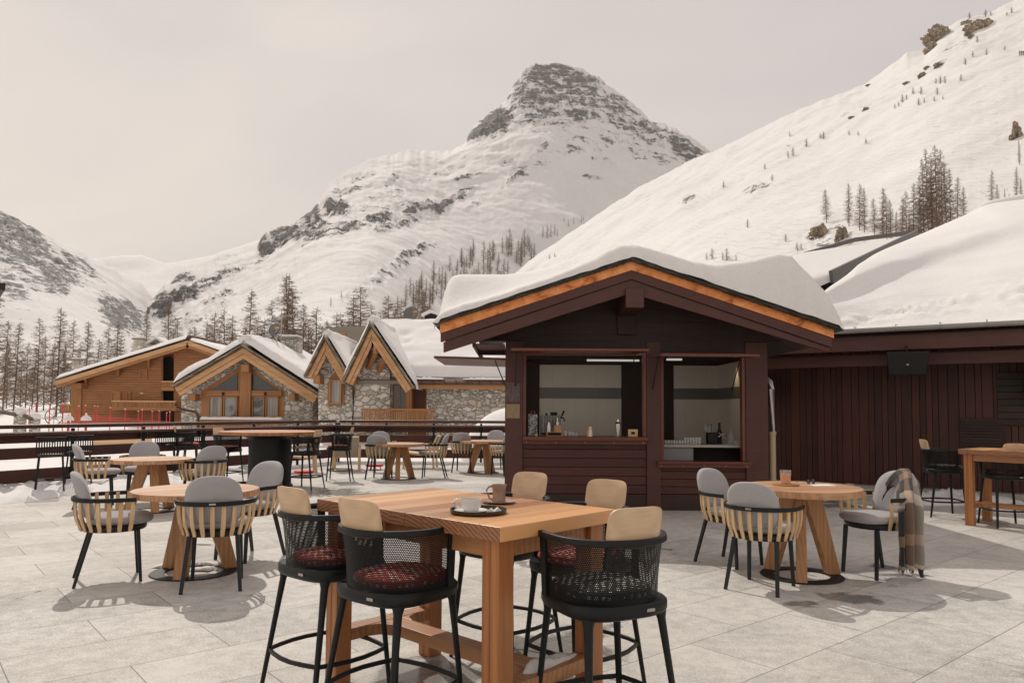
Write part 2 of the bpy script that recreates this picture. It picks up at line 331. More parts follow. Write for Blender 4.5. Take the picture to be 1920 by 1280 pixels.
# ------------------------------------------------------------------ mesh builder
class MB:
    def __init__(s): s.v = []; s.f = []; s.uv = {}
    def add(s, vs, fs, M=None):
        o = len(s.v)
        s.v += [tuple(M @ Vector(p)) for p in vs] if M is not None else [tuple(p) for p in vs]
        s.f += [tuple(i + o for i in f) for f in fs]; return s
    def box(s, c, d, rz=0, M=None, taper=1.0):
        x, y, z = d[0] / 2, d[1] / 2, d[2] / 2; t = taper
        vs = [(-x, -y, -z), (x, -y, -z), (x, y, -z), (-x, y, -z), (-x * t, -y * t, z), (x * t, -y * t, z), (x * t, y * t, z), (-x * t, y * t, z)]
        m = Matrix.Translation(c) @ Matrix.Rotation(rz, 4, 'Z')
        if M is not None: m = M @ m
        return s.add(vs, [(0, 3, 2, 1), (4, 5, 6, 7), (0, 1, 5, 4), (1, 2, 6, 5), (2, 3, 7, 6), (3, 0, 4, 7)], m)
    def beam(s, p0, p1, w, h, up=(0, 0, 1), w2=None, h2=None):
        p0, p1 = Vector(p0), Vector(p1); d = (p1 - p0).normalized(); up = Vector(up)
        sd_ = d.cross(up)
        if sd_.length < 1e-4: sd_ = d.cross(Vector((0, 1, 0)))
        sd_.normalize(); u = sd_.cross(d)
        w2 = w if w2 is None else w2; h2 = h if h2 is None else h2
        vs = []
        for p, a, b in ((p0, w, h), (p1, w2, h2)):
            vs += [p - sd_ * a / 2 - u * b / 2, p + sd_ * a / 2 - u * b / 2, p + sd_ * a / 2 + u * b / 2, p - sd_ * a / 2 + u * b / 2]
        return s.add(vs, [(3, 2, 1, 0), (4, 5, 6, 7), (0, 1, 5, 4), (1, 2, 6, 5), (2, 3, 7, 6), (3, 0, 4, 7)])
    def sweep(s, pts, prof, closed=False, up=(0, 0, 1)):
        """sweep a 2-D profile [(side, up)] or per-point profiles along pts"""
        pts = [Vector(p) for p in pts]; n = len(pts); up = Vector(up); o = len(s.v)
        k = len(prof[0]) if isinstance(prof[0][0], (tuple, list)) else len(prof)
        for i, p in enumerate(pts):
            a = pts[(i - 1) % n] if (closed or i > 0) else p
            b = pts[(i + 1) % n] if (closed or i < n - 1) else p
            d = (b - a).normalized(); sd_ = d.cross(up)
            if sd_.length < 1e-5: sd_ = Vector((1, 0, 0))
            sd_.normalize(); u = sd_.cross(d)
            pr = prof[i] if isinstance(prof[0][0], (tuple, list)) else prof
            s.v += [tuple(p + sd_ * q[0] + u * q[1]) for q in pr]
        m = n if closed else n - 1
        for i in range(m):
            for j in range(k):
                a, b = o + i * k + j, o + i * k + (j + 1) % k
                c, d = o + ((i + 1) % n) * k + (j + 1) % k, o + ((i + 1) % n) * k + j
                s.f.append((a, b, c, d))
        if not closed:
            s.f.append(tuple(o + j for j in reversed(range(k)))); s.f.append(tuple(o + (n - 1) * k + j for j in range(k)))
        return s
    def tube(s, pts, r, n=8, closed=False, sq=1.0):
        rs = r if isinstance(r, (list, tuple)) else [r] * len(pts)
        return s.sweep(pts, [[(q * math.cos(2 * PI * j / n), q * sq * math.sin(2 * PI * j / n)) for j in range(n)] for q in rs], closed)
    def lathe(s, prof, n=24, c=(0, 0, 0), cap=True):
        o = len(s.v); k = len(prof)
        for i in range(n):
            a = 2 * PI * i / n
            s.v += [(c[0] + r * math.cos(a), c[1] + r * math.sin(a), c[2] + z) for r, z in prof]
        for i in range(n):
            for j in range(k - 1):
                a, b = o + i * k + j, o + ((i + 1) % n) * k + j
                s.f.append((a, b, b + 1, a + 1))
        if cap:
            s.f.append(tuple(o + i * k for i in reversed(range(n)))); s.f.append(tuple(o + i * k + k - 1 for i in range(n)))
        return s
    def extrude(s, poly, vec):
        vec = Vector(vec); n = len(poly); p = [Vector(q) for q in poly]
        return s.add(p + [q + vec for q in p], [tuple(reversed(range(n))), tuple(range(n, 2 * n))] + [(i, (i + 1) % n, (i + 1) % n + n, i + n) for i in range(n)])
    def grid(s, fn, nu, nv):
        o = len(s.v)
        for i in range(nu + 1):
            for j in range(nv + 1): s.v.append(tuple(fn(i / nu, j / nv)))
        for i in range(nu):
            for j in range(nv):
                a = o + i * (nv + 1) + j; s.f.append((a, a + nv + 1, a + nv + 2, a + 1))
        return s
    def build(s, name, mat, parent=None, smooth=None, bevel=0, uv=None, fix=True):
        me = bpy.data.meshes.new(name); me.from_pydata(s.v, [], s.f)
        if fix:
            import bmesh
            bm = bmesh.new(); bm.from_mesh(me); bmesh.ops.recalc_face_normals(bm, faces=bm.faces); bm.to_mesh(me); bm.free()
        if isinstance(mat, str): mat = M_[mat]
        me.materials.append(mat)
        if uv:
            l = me.uv_layers.new(name='UVMap')
            for lp in me.loops: l.data[lp.index].uv = uv[lp.vertex_index]
        if smooth is not None:
            me.polygons.foreach_set('use_smooth', [True] * len(me.polygons))
            if smooth < 180: me.set_sharp_from_angle(angle=R(smooth))
        me.update()
        o = bpy.data.objects.new(name, me); C.objects.link(o)
        if parent is not None: o.parent = parent
        if bevel:
            m = o.modifiers.new('bevel', 'BEVEL'); m.width = bevel; m.segments = 2; m.limit_method = 'ANGLE'; m.angle_limit = R(40)
        return o

def tag(o, label=None, cat=None, group=None, kind=None):
    if label: o['label'] = label
    if cat: o['category'] = cat
    if group: o['group'] = group
    if kind: o['kind'] = kind
    return o
def thing(name, label, cat, loc=(0, 0, 0), rz=0, group=None):
    o = bpy.data.objects.new(name, None); C.objects.link(o); o.location = loc; o.rotation_euler = (0, 0, rz); o.empty_display_size = .1
    return tag(o, label, cat, group)
def dup(o, loc=None, rz=None, label=None, group=None, scale=None, parent=None):
    c = o.copy(); C.objects.link(c)
    if parent is not None: c.parent = parent
    if loc is not None: c.location = loc
    if rz is not None: c.rotation_euler = (0, 0, rz)
    if scale is not None: c.scale = (scale,) * 3 if isinstance(scale, (int, float)) else scale
    if label: c['label'] = label
    if group: c['group'] = group
    for ch in list(o.children): dup(ch, parent=c)
    return c
def part_label(root, base, text):
    for ch in root.children:
        if ch.name.split('.')[0] == base: ch['label'] = text
def fb(p, oct=5, sc=1.0, H=.9):
    return noise.fractal(Vector(p) * sc, H, 2.1, oct)

# ================================================================== SETTING
def lerp(a, b, t): return a + (b - a) * t
def interp(tab, x):
    if x <= tab[0][0]: return tab[0][1] + (x - tab[0][0]) * (tab[1][1] - tab[0][1]) / (tab[1][0] - tab[0][0]) * .5
    for (a, b), (c, d) in zip(tab, tab[1:]):
        if x <= c: return b + (d - b) * (x - a) / (c - a)
    return tab[-1][1]
FK = Vector((-4.95, 21.0, 0)); FL = Vector((-9.05, 13.2, 0)); fdir = (FL - FK).normalized(); FE = FK + fdir * 22
mb = MB(); tp = [(-25, -8, 0), (25, -8, 0), (30, 21.35, 0), (FK.x - .05, 21.35, 0), (FE.x - .3, FE.y + .1, 0), (-25, FE.y, 0)]
mb.extrude([(x, y, -.9) for x, y, z in tp], (0, 0, .9))
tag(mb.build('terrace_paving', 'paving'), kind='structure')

def ground(x, y):
    h = -.62 + .0125 * max(0, y - 22)
    if y > 90: h += (y - 90) * .006
    m = max(0, min(1, (y - 24) / 20))
    h += m * (.45 * noise.noise(Vector((x * .07, y * .05, 3))) + .18 * noise.noise(Vector((x * .3, y * .2, 9))))
    # snow shovelled against the outside of the railing
    p = Vector((x, y, 0)); 
    w = (p - FK).dot(fdir); nrm = Vector((fdir.y, -fdir.x, 0)); 
    if nrm.x > 0: nrm = -nrm
    d = (p - FK).dot(nrm)
    if -1 < w < 40 and d > 0: h = max(h, .5 * math.exp(-((d - 1.0) / .75) ** 2) - .25 + .12 * noise.noise(Vector((x * .8, y * .8, 1))))
    if x > -22 and x < FK.x - 3 and y > 26 and y < 60: h += .35 * math.exp(-((x + 19) / 5) ** 2)
    return h
mb = MB()
xs = [-2500, -900, -400, -200, -120, -80] + [-60 + i * 1.0 for i in range(57)] + [0, 5, 10, 20, 40, 60, 100, 200, 400, 900, 2500]
ys = [-300, -60, -10, 4] + [8 + i * .8 for i in range(42)] + [44 + i * 3 for i in range(16)] + [100, 120, 150, 200, 300, 500, 900, 1800, 3500, 7000]
mb.grid(lambda u, v: (0, 0, 0), len(xs) - 1, len(ys) - 1)
mb.v = [(x, y, ground(x, y) if not (x > FK.x and y < 21.4 or y < 12) else -.95) for x in xs for y in ys]
tag(mb.build('snow_ground', 'snowfar', smooth=180, fix=False), kind='structure')

BV = {}
def mountain(name, ridge, Yr, foot, nu, nv, rocks, amp, mat, seed, base=.30, back=.35, jit=3., bow=.0, gul=.045):
    x0, x1 = ridge[0][0], ridge[-1][0]; vs = []; rk = []
    def rock(px, py):
        r = base
        for cx, cy, rx, ry, rot, s in rocks:
            a = R(rot); dx, dy = px - cx, py - cy
            u = (dx * math.cos(a) + dy * math.sin(a)) / (rx * 1.12); w = (-dx * math.sin(a) + dy * math.cos(a)) / (ry * 1.2)
            d = u * u + w * w
            if d < 2.6: r = max(r, base + (s - base) * min(1, 1.45 * math.exp(-d * 1.1)))
        return r
    cols = []
    def smooth(fn, x, w):
        return sum(fn(x + w * q) for q in (-1, -.75, -.5, -.25, 0, .25, .5, .75, 1)) / 9
    def smooth2(fn, x, w): return sum(smooth(fn, x + w * q, w) for q in (-.6, -.3, 0, .3, .6)) / 5
    for i in range(nu + 1):
        px = lerp(x0, x1, i / nu); pys = smooth2(lambda x: interp(ridge, min(max(x, x0), x1)), px, 70); py = interp(ridge, px) + jit * noise.fractal(Vector((px * .05, seed, 0)), .6, 2.1, 6)
        Y = smooth2(Yr, px, 110); p = at(px, py, Y); ps = at(px, pys, Y); fy = smooth2(lambda x: foot(x)[0], px, 110); fz = foot(px)[1]; q = Vector(((px - 960) / F * fy, fy, fz)); cols.append((px, p, ps, q))
    nb = 5
    for i, (px, p, ps, q) in enumerate(cols):
        for j in range(-nb, nv + 1):
            if j < 0:
                t = -j / nb; b = p + Vector((p.x * .5, p.y * .6, -p.z * .95)) * t * back * 2; vs.append(tuple(b)); rk.append(base); continue
            t = j / nv; b = ps.lerp(q, t) + (p - ps) * math.exp(-t * 9)
            b.z -= bow * p.z * math.sin(PI * t) * .5
            pxx, pyy = proj(b); r = rock(pxx, pyy); rr = max(0, (r - .36) * 5.5)
            w = min(1, t * 8) * (1 - t * .8) + .10
            B = Vector((b.x, b.y, b.z))
            n1 = noise.fractal(B / (amp * 9) + Vector((seed, 0, 0)), .85, 2.1, 6)
            # ribs and gullies that run down the fall line, broken by ledges
            gl_ = 1 - 2 * abs(noise.fractal(Vector((px * gul + n1 * .8, t * 3.5, seed)), .7, 2.2, 5))
            n2 = 1 - 2.2 * abs(noise.fractal(Vector((b.x, b.y, b.z * 2.2)) / (amp * 2.0) + Vector((0, seed, 0)), .6, 2.2, 6))
            d = amp * (n1 * w * .62 + (gl_ - .4) * w * (.010 + .15 * rr) + n2 * rr * w * .15)
            b.z += d; b.y -= d * .6
            r += (.012 * (gl_ - .45) + .030 * (n2 - .45)) if r > base + .02 else 0
            vs.append(tuple(b)); rk.append(r)
    m = MB(); m.v = vs; k = nv + nb + 1
    m.f = [(i * k + j, i * k + j + 1, (i + 1) * k + j + 1, (i + 1) * k + j) for i in range(nu) for j in range(k - 1)]
    # the far side rows run backwards: order them from the back to the ridge
    m.v = []
    for i in range(nu + 1):
        c = vs[i * k:(i + 1) * k]; r_ = rk[i * k:(i + 1) * k]; m.v += c
    o = m.build(name, mat, smooth=180, fix=False)
    a = o.data.attributes.new('rock', 'FLOAT', 'POINT'); a.data.foreach_set('value', rk)
    BV[name] = BVHTree.FromPolygons(m.v, m.f)
    tag(o, kind='structure'); return o
def hit(name, px, py):
    d = ray(px, py).normalized(); r = BV[name].ray_cast(CAM, d)
    return r[0]

# distant snowy head of the valley
mountain('far_peak', [(60, 520), (120, 505), (170, 486), (215, 481), (265, 478), (285, 486), (310, 494), (345, 489), (400, 478), (440, 465), (520, 440), (600, 470)], lambda x: 5200, lambda x: (2600, 30), 120, 40,
         [(440, 500, 60, 20, 0, .42)], 60., 'mount', 3.1, .26, jit=1.2)
# left crag
mountain('left_crag', [(-900, 60), (-500, 210), (-200, 320), (0, 397), (30, 411), (70, 434), (110, 455), (150, 470), (190, 492), (230, 514), (262, 530), (290, 560), (330, 600), (420, 680), (500, 740)],
         lambda x: 1500, lambda x: (560 if x < 200 else 560 + (x - 200) * 2.2, 6), 260, 150,
         [(40, 455, 80, 44, 35, .52), (100, 500, 70, 30, 32, .51), (30, 520, 80, 50, 0, .48), (110, 545, 34, 20, 20, .50), (150, 490, 40, 10, 30, .50), (230, 590, 52, 34, 35, .53), (215, 550, 50, 12, 20, .44), (-150, 500, 200, 90, 30, .5), (160, 500, 60, 7, 33, .48), (15, 405, 25, 5, 30, .53), (50, 570, 60, 10, 20, .42), (270, 600, 20, 20, 0, .48), (286, 528, 12, 6, 0, .5)],
         34., 'leftm', 7.7, .30, jit=3.5)
CM_rocks = [
    (1045, 190, 112, 66, 6, .50), (1035, 140, 60, 28, 0, .535), (1095, 160, 40, 30, 30, .51), (930, 232, 42, 26, -35, .56), (1150, 200, 55, 26, 28, .50), (890, 255, 20, 14, -40, .55), (1020, 235, 42, 16, 10, .50),
    (1150, 262, 40, 9, 10, .46), (1225, 250, 60, 18, 20, .50), (1285, 285, 44, 22, 28, .52), (1190, 280, 46, 13, 20, .46), (1235, 300, 52, 9, 12, .44), (1180, 245, 40, 10, 15, .49), (1150, 235, 30, 8, 20, .47), (1265, 270, 30, 10, 30, .50), (1210, 270, 60, 14, 15, .46),
    (560, 415, 60, 22, -25, .46), (690, 375, 120, 20, -16, .42), (760, 400, 110, 16, -18, .455), (620, 440, 90, 18, -14, .45), (1000, 320, 70, 16, -20, .42), (820, 330, 60, 8, -14, .42), (1100, 275, 60, 12, 0, .43),
    (497, 454, 20, 17, 40, .55), (536, 436, 40, 15, -18, .53), (580, 444, 34, 15, -8, .52), (650, 425, 30, 16, -30, .49), (632, 382, 28, 17, 10, .55), (584, 398, 20, 15, -50, .54), (600, 420, 30, 12, 0, .50), (650, 350, 34, 8, -10, .48), (684, 325, 40, 7, -8, .46),
    (708, 404, 34, 13, -12, .53), (738, 422, 44, 11, -20, .51), (785, 387, 36, 10, -14, .50), (828, 386, 34, 12, -28, .52), (865, 366, 34, 8, -18, .49), (890, 385, 22, 6, -30, .44), (745, 380, 40, 7, -8, .46),
    (870, 342, 24, 5, -10, .50), (905, 335, 20, 3, -8, .45), (953, 313, 14, 7, -8, .52), (1018, 292, 15, 6, -40, .50), (968, 338, 34, 6, -38, .49), (1075, 288, 26, 8, -10, .50), (1130, 300, 30, 6, 12, .45), (1110, 330, 24, 4, 0, .46), (735, 338, 22, 6, -30, .46),
    (780, 480, 46, 9, -24, .50), (735, 512, 60, 13, -26, .46), (700, 530, 44, 10, -26, .45), (660, 545, 30, 8, -20, .44),
    (430, 505, 50, 16, -20, .49), (390, 525, 40, 14, -20, .51), (345, 555, 40, 16, -25, .52), (300, 580, 34, 16, -25, .54), (310, 560, 26, 14, 0, .50), (410, 560, 40, 14, -20, .46), (480, 490, 30, 8, -10, .45), (270, 600, 22, 10, -40, .50), (350, 600, 50, 12, -20, .44), (340, 520, 30, 10, -20, .49)]
mountain('central_mountain', [(235, 660), (262, 585), (285, 560), (310, 532), (340, 508), (375, 497), (410, 490), (445, 480), (480, 462), (500, 432), (530, 425), (560, 411), (585, 392), (605, 368), (618, 340), (650, 322), (700, 298), (740, 288), (790, 284), (835, 283), (868, 271), (880, 250), (900, 226), (925, 208), (945, 192), (955, 172), (968, 152), (985, 128), (1005, 120), (1040, 119), (1075, 121), (1095, 131), (1115, 139), (1140, 158), (1165, 177), (1185, 192), (1207, 212), (1216, 226), (1240, 231), (1270, 244), (1295, 257), (1312, 271), (1335, 284), (1400, 330), (1600, 430), (1900, 560)],
         lambda x: interp([(200, 1350), (480, 1700), (830, 2300), (1040, 2600), (1300, 2500), (1900, 2500)], x), lambda x: (interp([(200, 900), (350, 500), (650, 360), (780, 620), (900, 1050), (1000, 1300), (1900, 1300)], x), 4), 760, 330, CM_rocks, 48., 'mount', 1.3, .285, jit=5.5, bow=.10)
RS_rocks = [(1425, 358, 24, 9, -20, .50), (1395, 360, 12, 5, -30, .47), (1290, 378, 16, 7, -20, .48), (1350, 385, 50, 14, -20, .385), (1795, 85, 40, 10, -20, .44), (1740, 130, 40, 8, -20, .40), (1620, 205, 30, 5, -30, .42), (1590, 222, 20, 4, -30, .44), (1880, 400, 60, 40, 0, .38), (1660, 430, 120, 30, 0, .40), (1565, 440, 60, 18, 0, .46), (1474, 280, 14, 4, 0, .44), (1735, 430, 60, 30, 0, .46), (1390, 340, 60, 12, -25, .37), (1640, 120, 60, 8, -20, .36)]
mountain('right_slope', [(900, 590), (940, 535), (1000, 482), (1060, 443), (1130, 396), (1200, 350), (1290, 302), (1345, 281), (1400, 252), (1500, 205), (1560, 182), (1620, 158), (1660, 130), (1700, 100), (1735, 92), (1760, 62), (1800, 38), (1850, 26), (1890, 6), (1930, -14), (2100, -120), (2600, -300)],
         lambda x: interp([(900, 950), (1340, 800), (1700, 620), (2200, 600)], x), lambda x: (interp([(900, 260), (1300, 140), (1700, 110), (2600, 90)], x), 3), 420, 230, RS_rocks, 9., 'slope', 5.5, .312, jit=2.0, bow=.06)

# ------------------------------------------------------------------ larches
def larch_mesh(seed, Hh=1.0, nb=120, wide=.17, tw=9, tk=1.0):
    rnd = random.Random(seed); tr = MB(); cr = MB()
    bx_, by_ = rnd.uniform(-.002, .002), rnd.uniform(-.002, .002)
    bend = [Vector((bx_ * k + rnd.uniform(-.0015, .0015), by_ * k + rnd.uniform(-.0015, .0015), 0)) for k in range(9)]
    pts = [Vector((0, 0, Hh * k / 8)) + bend[k] for k in range(9)]
    pts[0].z = -.02
    tr.tube(pts, [tk * (.0075 * (1 - k / 8.4) + .001) for k in range(9)], 6)
    def P(z):
        k = min(7, int(z * 8)); return pts[k].lerp(pts[k + 1], z * 8 - k)
    for b in range(nb):
        z = .10 + .88 * ((b + rnd.random()) / nb) ** .9; base = P(z); az = rnd.uniform(0, 2 * PI)
        low = 1 if z > .3 else max(.35, z / .3)
        L = wide * (1 - z) ** .65 * rnd.uniform(.45, 1.15) * low + .012
        d = Vector((math.cos(az), math.sin(az), 0)); droop = rnd.uniform(-.35, .05) + (z - .4) * .5
        p1 = base + d * L * .5 + Vector((0, 0, droop * L * .6)); p2 = base + d * L + Vector((rnd.uniform(-.1, .1) * L, rnd.uniform(-.1, .1) * L, droop * L * .55 + L * .12))
        w = tk * (.0022 * (1 - z) + .0013)
        sdv = Vector((-d.y, d.x, 0)) * w; uv_ = Vector((0, 0, w))
        vs = [base + sdv, base - sdv, base + uv_ * 1.5, p1 + sdv * .6, p1 - sdv * .6, p1 + uv_, p2]
        cr.add(vs, [(0, 3, 5, 2), (2, 5, 4, 1), (1, 4, 3, 0), (3, 6, 5), (5, 6, 4), (4, 6, 3)])
        for q in range(tw):
            t = rnd.uniform(.15, 1); s = base.lerp(p1, t * 2) if t < .5 else p1.lerp(p2, t * 2 - 1)
            l = L * rnd.uniform(.15, .38); a2 = az + rnd.choice((-1, 1)) * rnd.uniform(.4, 1.4)
            e_ = s + Vector((math.cos(a2) * l, math.sin(a2) * l, -l * rnd.uniform(-.1, .9)))
            ww = tk * rnd.uniform(.0010, .0019); o = Vector((0, 0, ww)) if rnd.random() < .6 else Vector((-math.sin(a2), math.cos(a2), 0)) * ww
            cr.add([s + o, s - o, e_], [(0, 1, 2)])
            if rnd.random() < .5:
                m_ = s.lerp(e_, .6); e2 = m_ + Vector((rnd.uniform(-.5, .5), rnd.uniform(-.5, .5), rnd.uniform(-.7, .2))) * l
                cr.add([m_ + o * .7, m_ - o * .7, e2], [(0, 1, 2)])
    return tr, cr
LARCH = []
def first_tree(i):
    tr, cr = larch_mesh(100 + i, 1., [240, 260, 210, 280, 190][i % 5], [.185, .155, .21, .135, .235][i % 5], 14)
    return tr, cr
lm = [first_tree(i) for i in range(8)]
treeproto = [None] * 8; smallproto = [None] * 3
def place_tree(p, H, i, label, group, small=False, wid=1.0):
    rnd = random.Random(int(p.x * 31 + p.y * 17)); rz = rnd.uniform(0, 6.28)
    if small:
        i = i % 3
        if smallproto[i] is None:
            m = MB(); a, b = larch_mesh(300 + i, 1., 115, .20, 8, tk=1.9); m.add(a.v, a.f); m.add(b.v, b.f)
            o = smallproto[i] = m.build('larch_tree', 'twig', fix=False); tag(o, label, 'tree', group)
        else:
            o = smallproto[i].copy(); C.objects.link(o); o['label'] = label; o['group'] = group
        o.location = p; o.rotation_euler = (0, 0, rz); o.scale = (H * wid, H * wid, H); return o
    i = (i + rnd.randrange(3) * 3) % 8
    if treeproto[i] is None:
        o = treeproto[i] = thing('larch_tree', label, 'tree', (0, 0, 0), 0, group)
        lm[i][0].build('trunk', 'bark', o, 60); lm[i][1].build('crown', 'twig', o, fix=False)
    else: o = dup(treeproto[i], label=label, group=group)
    wid *= rnd.uniform(.85, 1.25); o.location = p; o.rotation_euler = (rnd.uniform(-.035, .035), rnd.uniform(-.035, .035), rz); o.scale = (H * wid, H * wid, H)
    return o
rt = random.Random(5)
valley = [(-14, 545, 62), (8, 600, 118), (28, 603, 100), (50, 640, 120), (72, 594, 96), (84, 628, 118), (96, 640, 130), (108, 574, 92), (122, 640, 130), (134, 597, 110), (147, 640, 135), (161, 600, 112), (178, 635, 130), (200, 609, 120), (219, 600, 118), (231, 634, 130), (250, 640, 130), (272, 587, 115), (290, 640, 128), (316, 562, 120), (327, 597, 126), (350, 612, 118), (15, 640, 130), (40, 655, 112), (62, 650, 126), (115, 655, 104)]
for i, (px, py, Y) in enumerate(valley):
    g_ = at(px, 700, Y); z = ground(g_.x, Y) - .3; top = at(px, py, Y).z
    place_tree(Vector((g_.x, Y, z)), top - z, [1, 3, 0, 1, 2][i % 5], 'bare larch in the stand left of and behind the long timber chalet', 'bare larches of the valley stand at the left', wid=1.0)
mid = [(380, 600, 95), (398, 583, 90), (422, 578, 92), (440, 590, 100), (463, 541, 88), (478, 590, 96), (498, 596, 104), (512, 560, 96), (528, 514, 92), (545, 514, 90), (556, 540, 96), (568, 568, 92), (589, 575, 100), (607, 600, 110), (623, 584, 96), (640, 600, 110), (664, 554, 104), (681, 535, 104), (697, 570, 110), (730, 552, 110), (746, 560, 112), (765, 575, 118), (788, 545, 125), (800, 560, 118), (452, 610, 110), (535, 580, 112), (430, 620, 115), (490, 620, 110), (575, 600, 115), (410, 610, 105), (655, 600, 120), (715, 590, 120), (470, 625, 105), (512, 622, 108), (550, 615, 118), (598, 612, 125), (630, 612, 118), (676, 588, 125), (703, 600, 118), (757, 590, 130), (388, 622, 108), (365, 610, 112), (583, 618, 104), (645, 585, 128)]
for i, (px, py, Y) in enumerate(mid):
    g_ = at(px, 700, Y); z = ground(g_.x, Y) - .3; top = at(px, py, Y).z
    place_tree(Vector((g_.x, Y, z)), top - z, [2, 0, 4, 2, 1][i % 5], 'bare brown larch rising behind the two stone chalets', 'bare larches behind the stone chalets', wid=1.15)
# dense band of larches on the lower flank of the central mountain
def inpoly(x, y, P):
    c = False
    for (a, b), (d, e_) in zip(P, P[1:] + P[:1]):
        if (b > y) != (e_ > y) and x < (d - a) * (y - b) / (e_ - b) + a: c = not c
    return c
band = [(690, 640), (760, 560), (815, 520), (880, 480), (930, 468), (985, 460), (1010, 470), (1000, 492), (940, 535), (900, 560), (860, 600), (760, 650)]
n = 0
while n < 118:
    px, py = rt.uniform(690, 1010), rt.uniform(455, 640)
    if not inpoly(px, py, band): continue
    h = hit('central_mountain', px, py)
    if h is None: continue
    d = h.y; H = rt.uniform(24, 46) * d / F
    place_tree(h - Vector((0, 0, H * .04)), H, n, 'small dark larch in the forest band above the kiosk roof', 'larches of the forest band on the mountain flank', True, 1.2); n += 1
for px, py, hp in [(1018, 446, 24), (1026, 447, 30), (1033, 445, 26), (1040, 440, 22), (1045, 444, 16), (1058, 415, 10), (1066, 426, 14), (1076, 420, 13), (1090, 418, 16), (1094, 414, 12), (640, 560, 16), (620, 575, 20)]:
    h = hit('central_mountain', px, py)
    if h: place_tree(h, hp * h.y / F, px, 'tiny larch at the upper tip of the forest on the mountain flank', 'tiny larches above the forest band', True)
# right slope
big = [(1550, 418, 357), (1592, 424, 344), (1612, 432, 345), (1621, 436, 352), (1640, 440, 372), (1655, 447, 353), (1663, 452, 368), (1671, 452, 375), (1690, 450, 372), (1700, 452, 360), (1712, 452, 345), (1722, 450, 350), (1733, 448, 300), (1741, 446, 282), (1750, 444, 290), (1758, 442, 276), (1767, 440, 284), (1775, 436, 306), (1783, 432, 318), (1795, 424, 332), (1808, 416, 350), (1728, 440, 330), (1747, 446, 320), (1762, 446, 318), (1705, 440, 400), (1680, 446, 396), (1860, 384, 318), (1872, 388, 344), (1884, 380, 350), (1906, 372, 312), (1916, 376, 330), (1893, 390, 360), (1912, 310, 262)]
for i, (px, py, tpy) in enumerate(big):
    h = hit('right_slope', px, py)
    if h is None: continue
    H = (py - tpy) * h.y / F / .93
    if px == 1550:
        o = place_tree(h, H, 0, 'lone bare larch on the rock left of the slope cluster', None, wid=1.05)
        if 'group' in o: del o['group']
    else: place_tree(h - Vector((0, 0, .4)), H, [3, 1, 0, 3, 2][i % 5], 'tall bare larch in the cluster above the snowy roof at right' if px < 1830 else 'bare larch above the snowy roof near the right edge', 'larches on the right slope' if px < 1830 else 'larches near the right edge', wid=.72 if px > 1720 else .95)
for i, (px, py, hp) in enumerate([(1818, 36, 16), (1848, 32, 17), (1858, 30, 12), (1897, 25, 14), (1888, 30, 10), (1832, 80, 16), (1810, 122, 18), (1824, 107, 14), (1850, 104, 15), (1884, 95, 12), (1802, 152, 16), (1763, 158, 20), (1755, 158, 14), (1772, 157, 18), (1757, 178, 18), (1727, 178, 20), (1712, 177, 16), (1692, 193, 20), (1700, 188, 14), (1685, 200, 12), (1723, 198, 18), (1733, 193, 12), (1678, 204, 12), (1752, 190, 12), (1768, 187, 10), (1544, 261, 18), (1538, 260, 14), (1512, 276, 20), (1487, 293, 20), (1478, 296, 16), (1434, 318, 14), (1448, 340, 16), (1357, 352, 16), (1592, 254, 12), (1609, 255, 12), (1624, 270, 14), (1481, 256, 12), (1402, 427, 20), (1473, 453, 18), (1335, 486, 26), (1325, 487, 16), (1363, 488, 28), (1355, 487, 18), (1380, 488, 12), (1495, 470, 20), (1502, 468, 14), (1030, 486, 12), (1040, 482, 10)]):
    h = hit('right_slope', px, py)
    if h: place_tree(h, .85 * hp * h.y / F, i, 'small stunted larch scattered on the open ski slope', 'stunted larches on the open slope', True, 2.0)
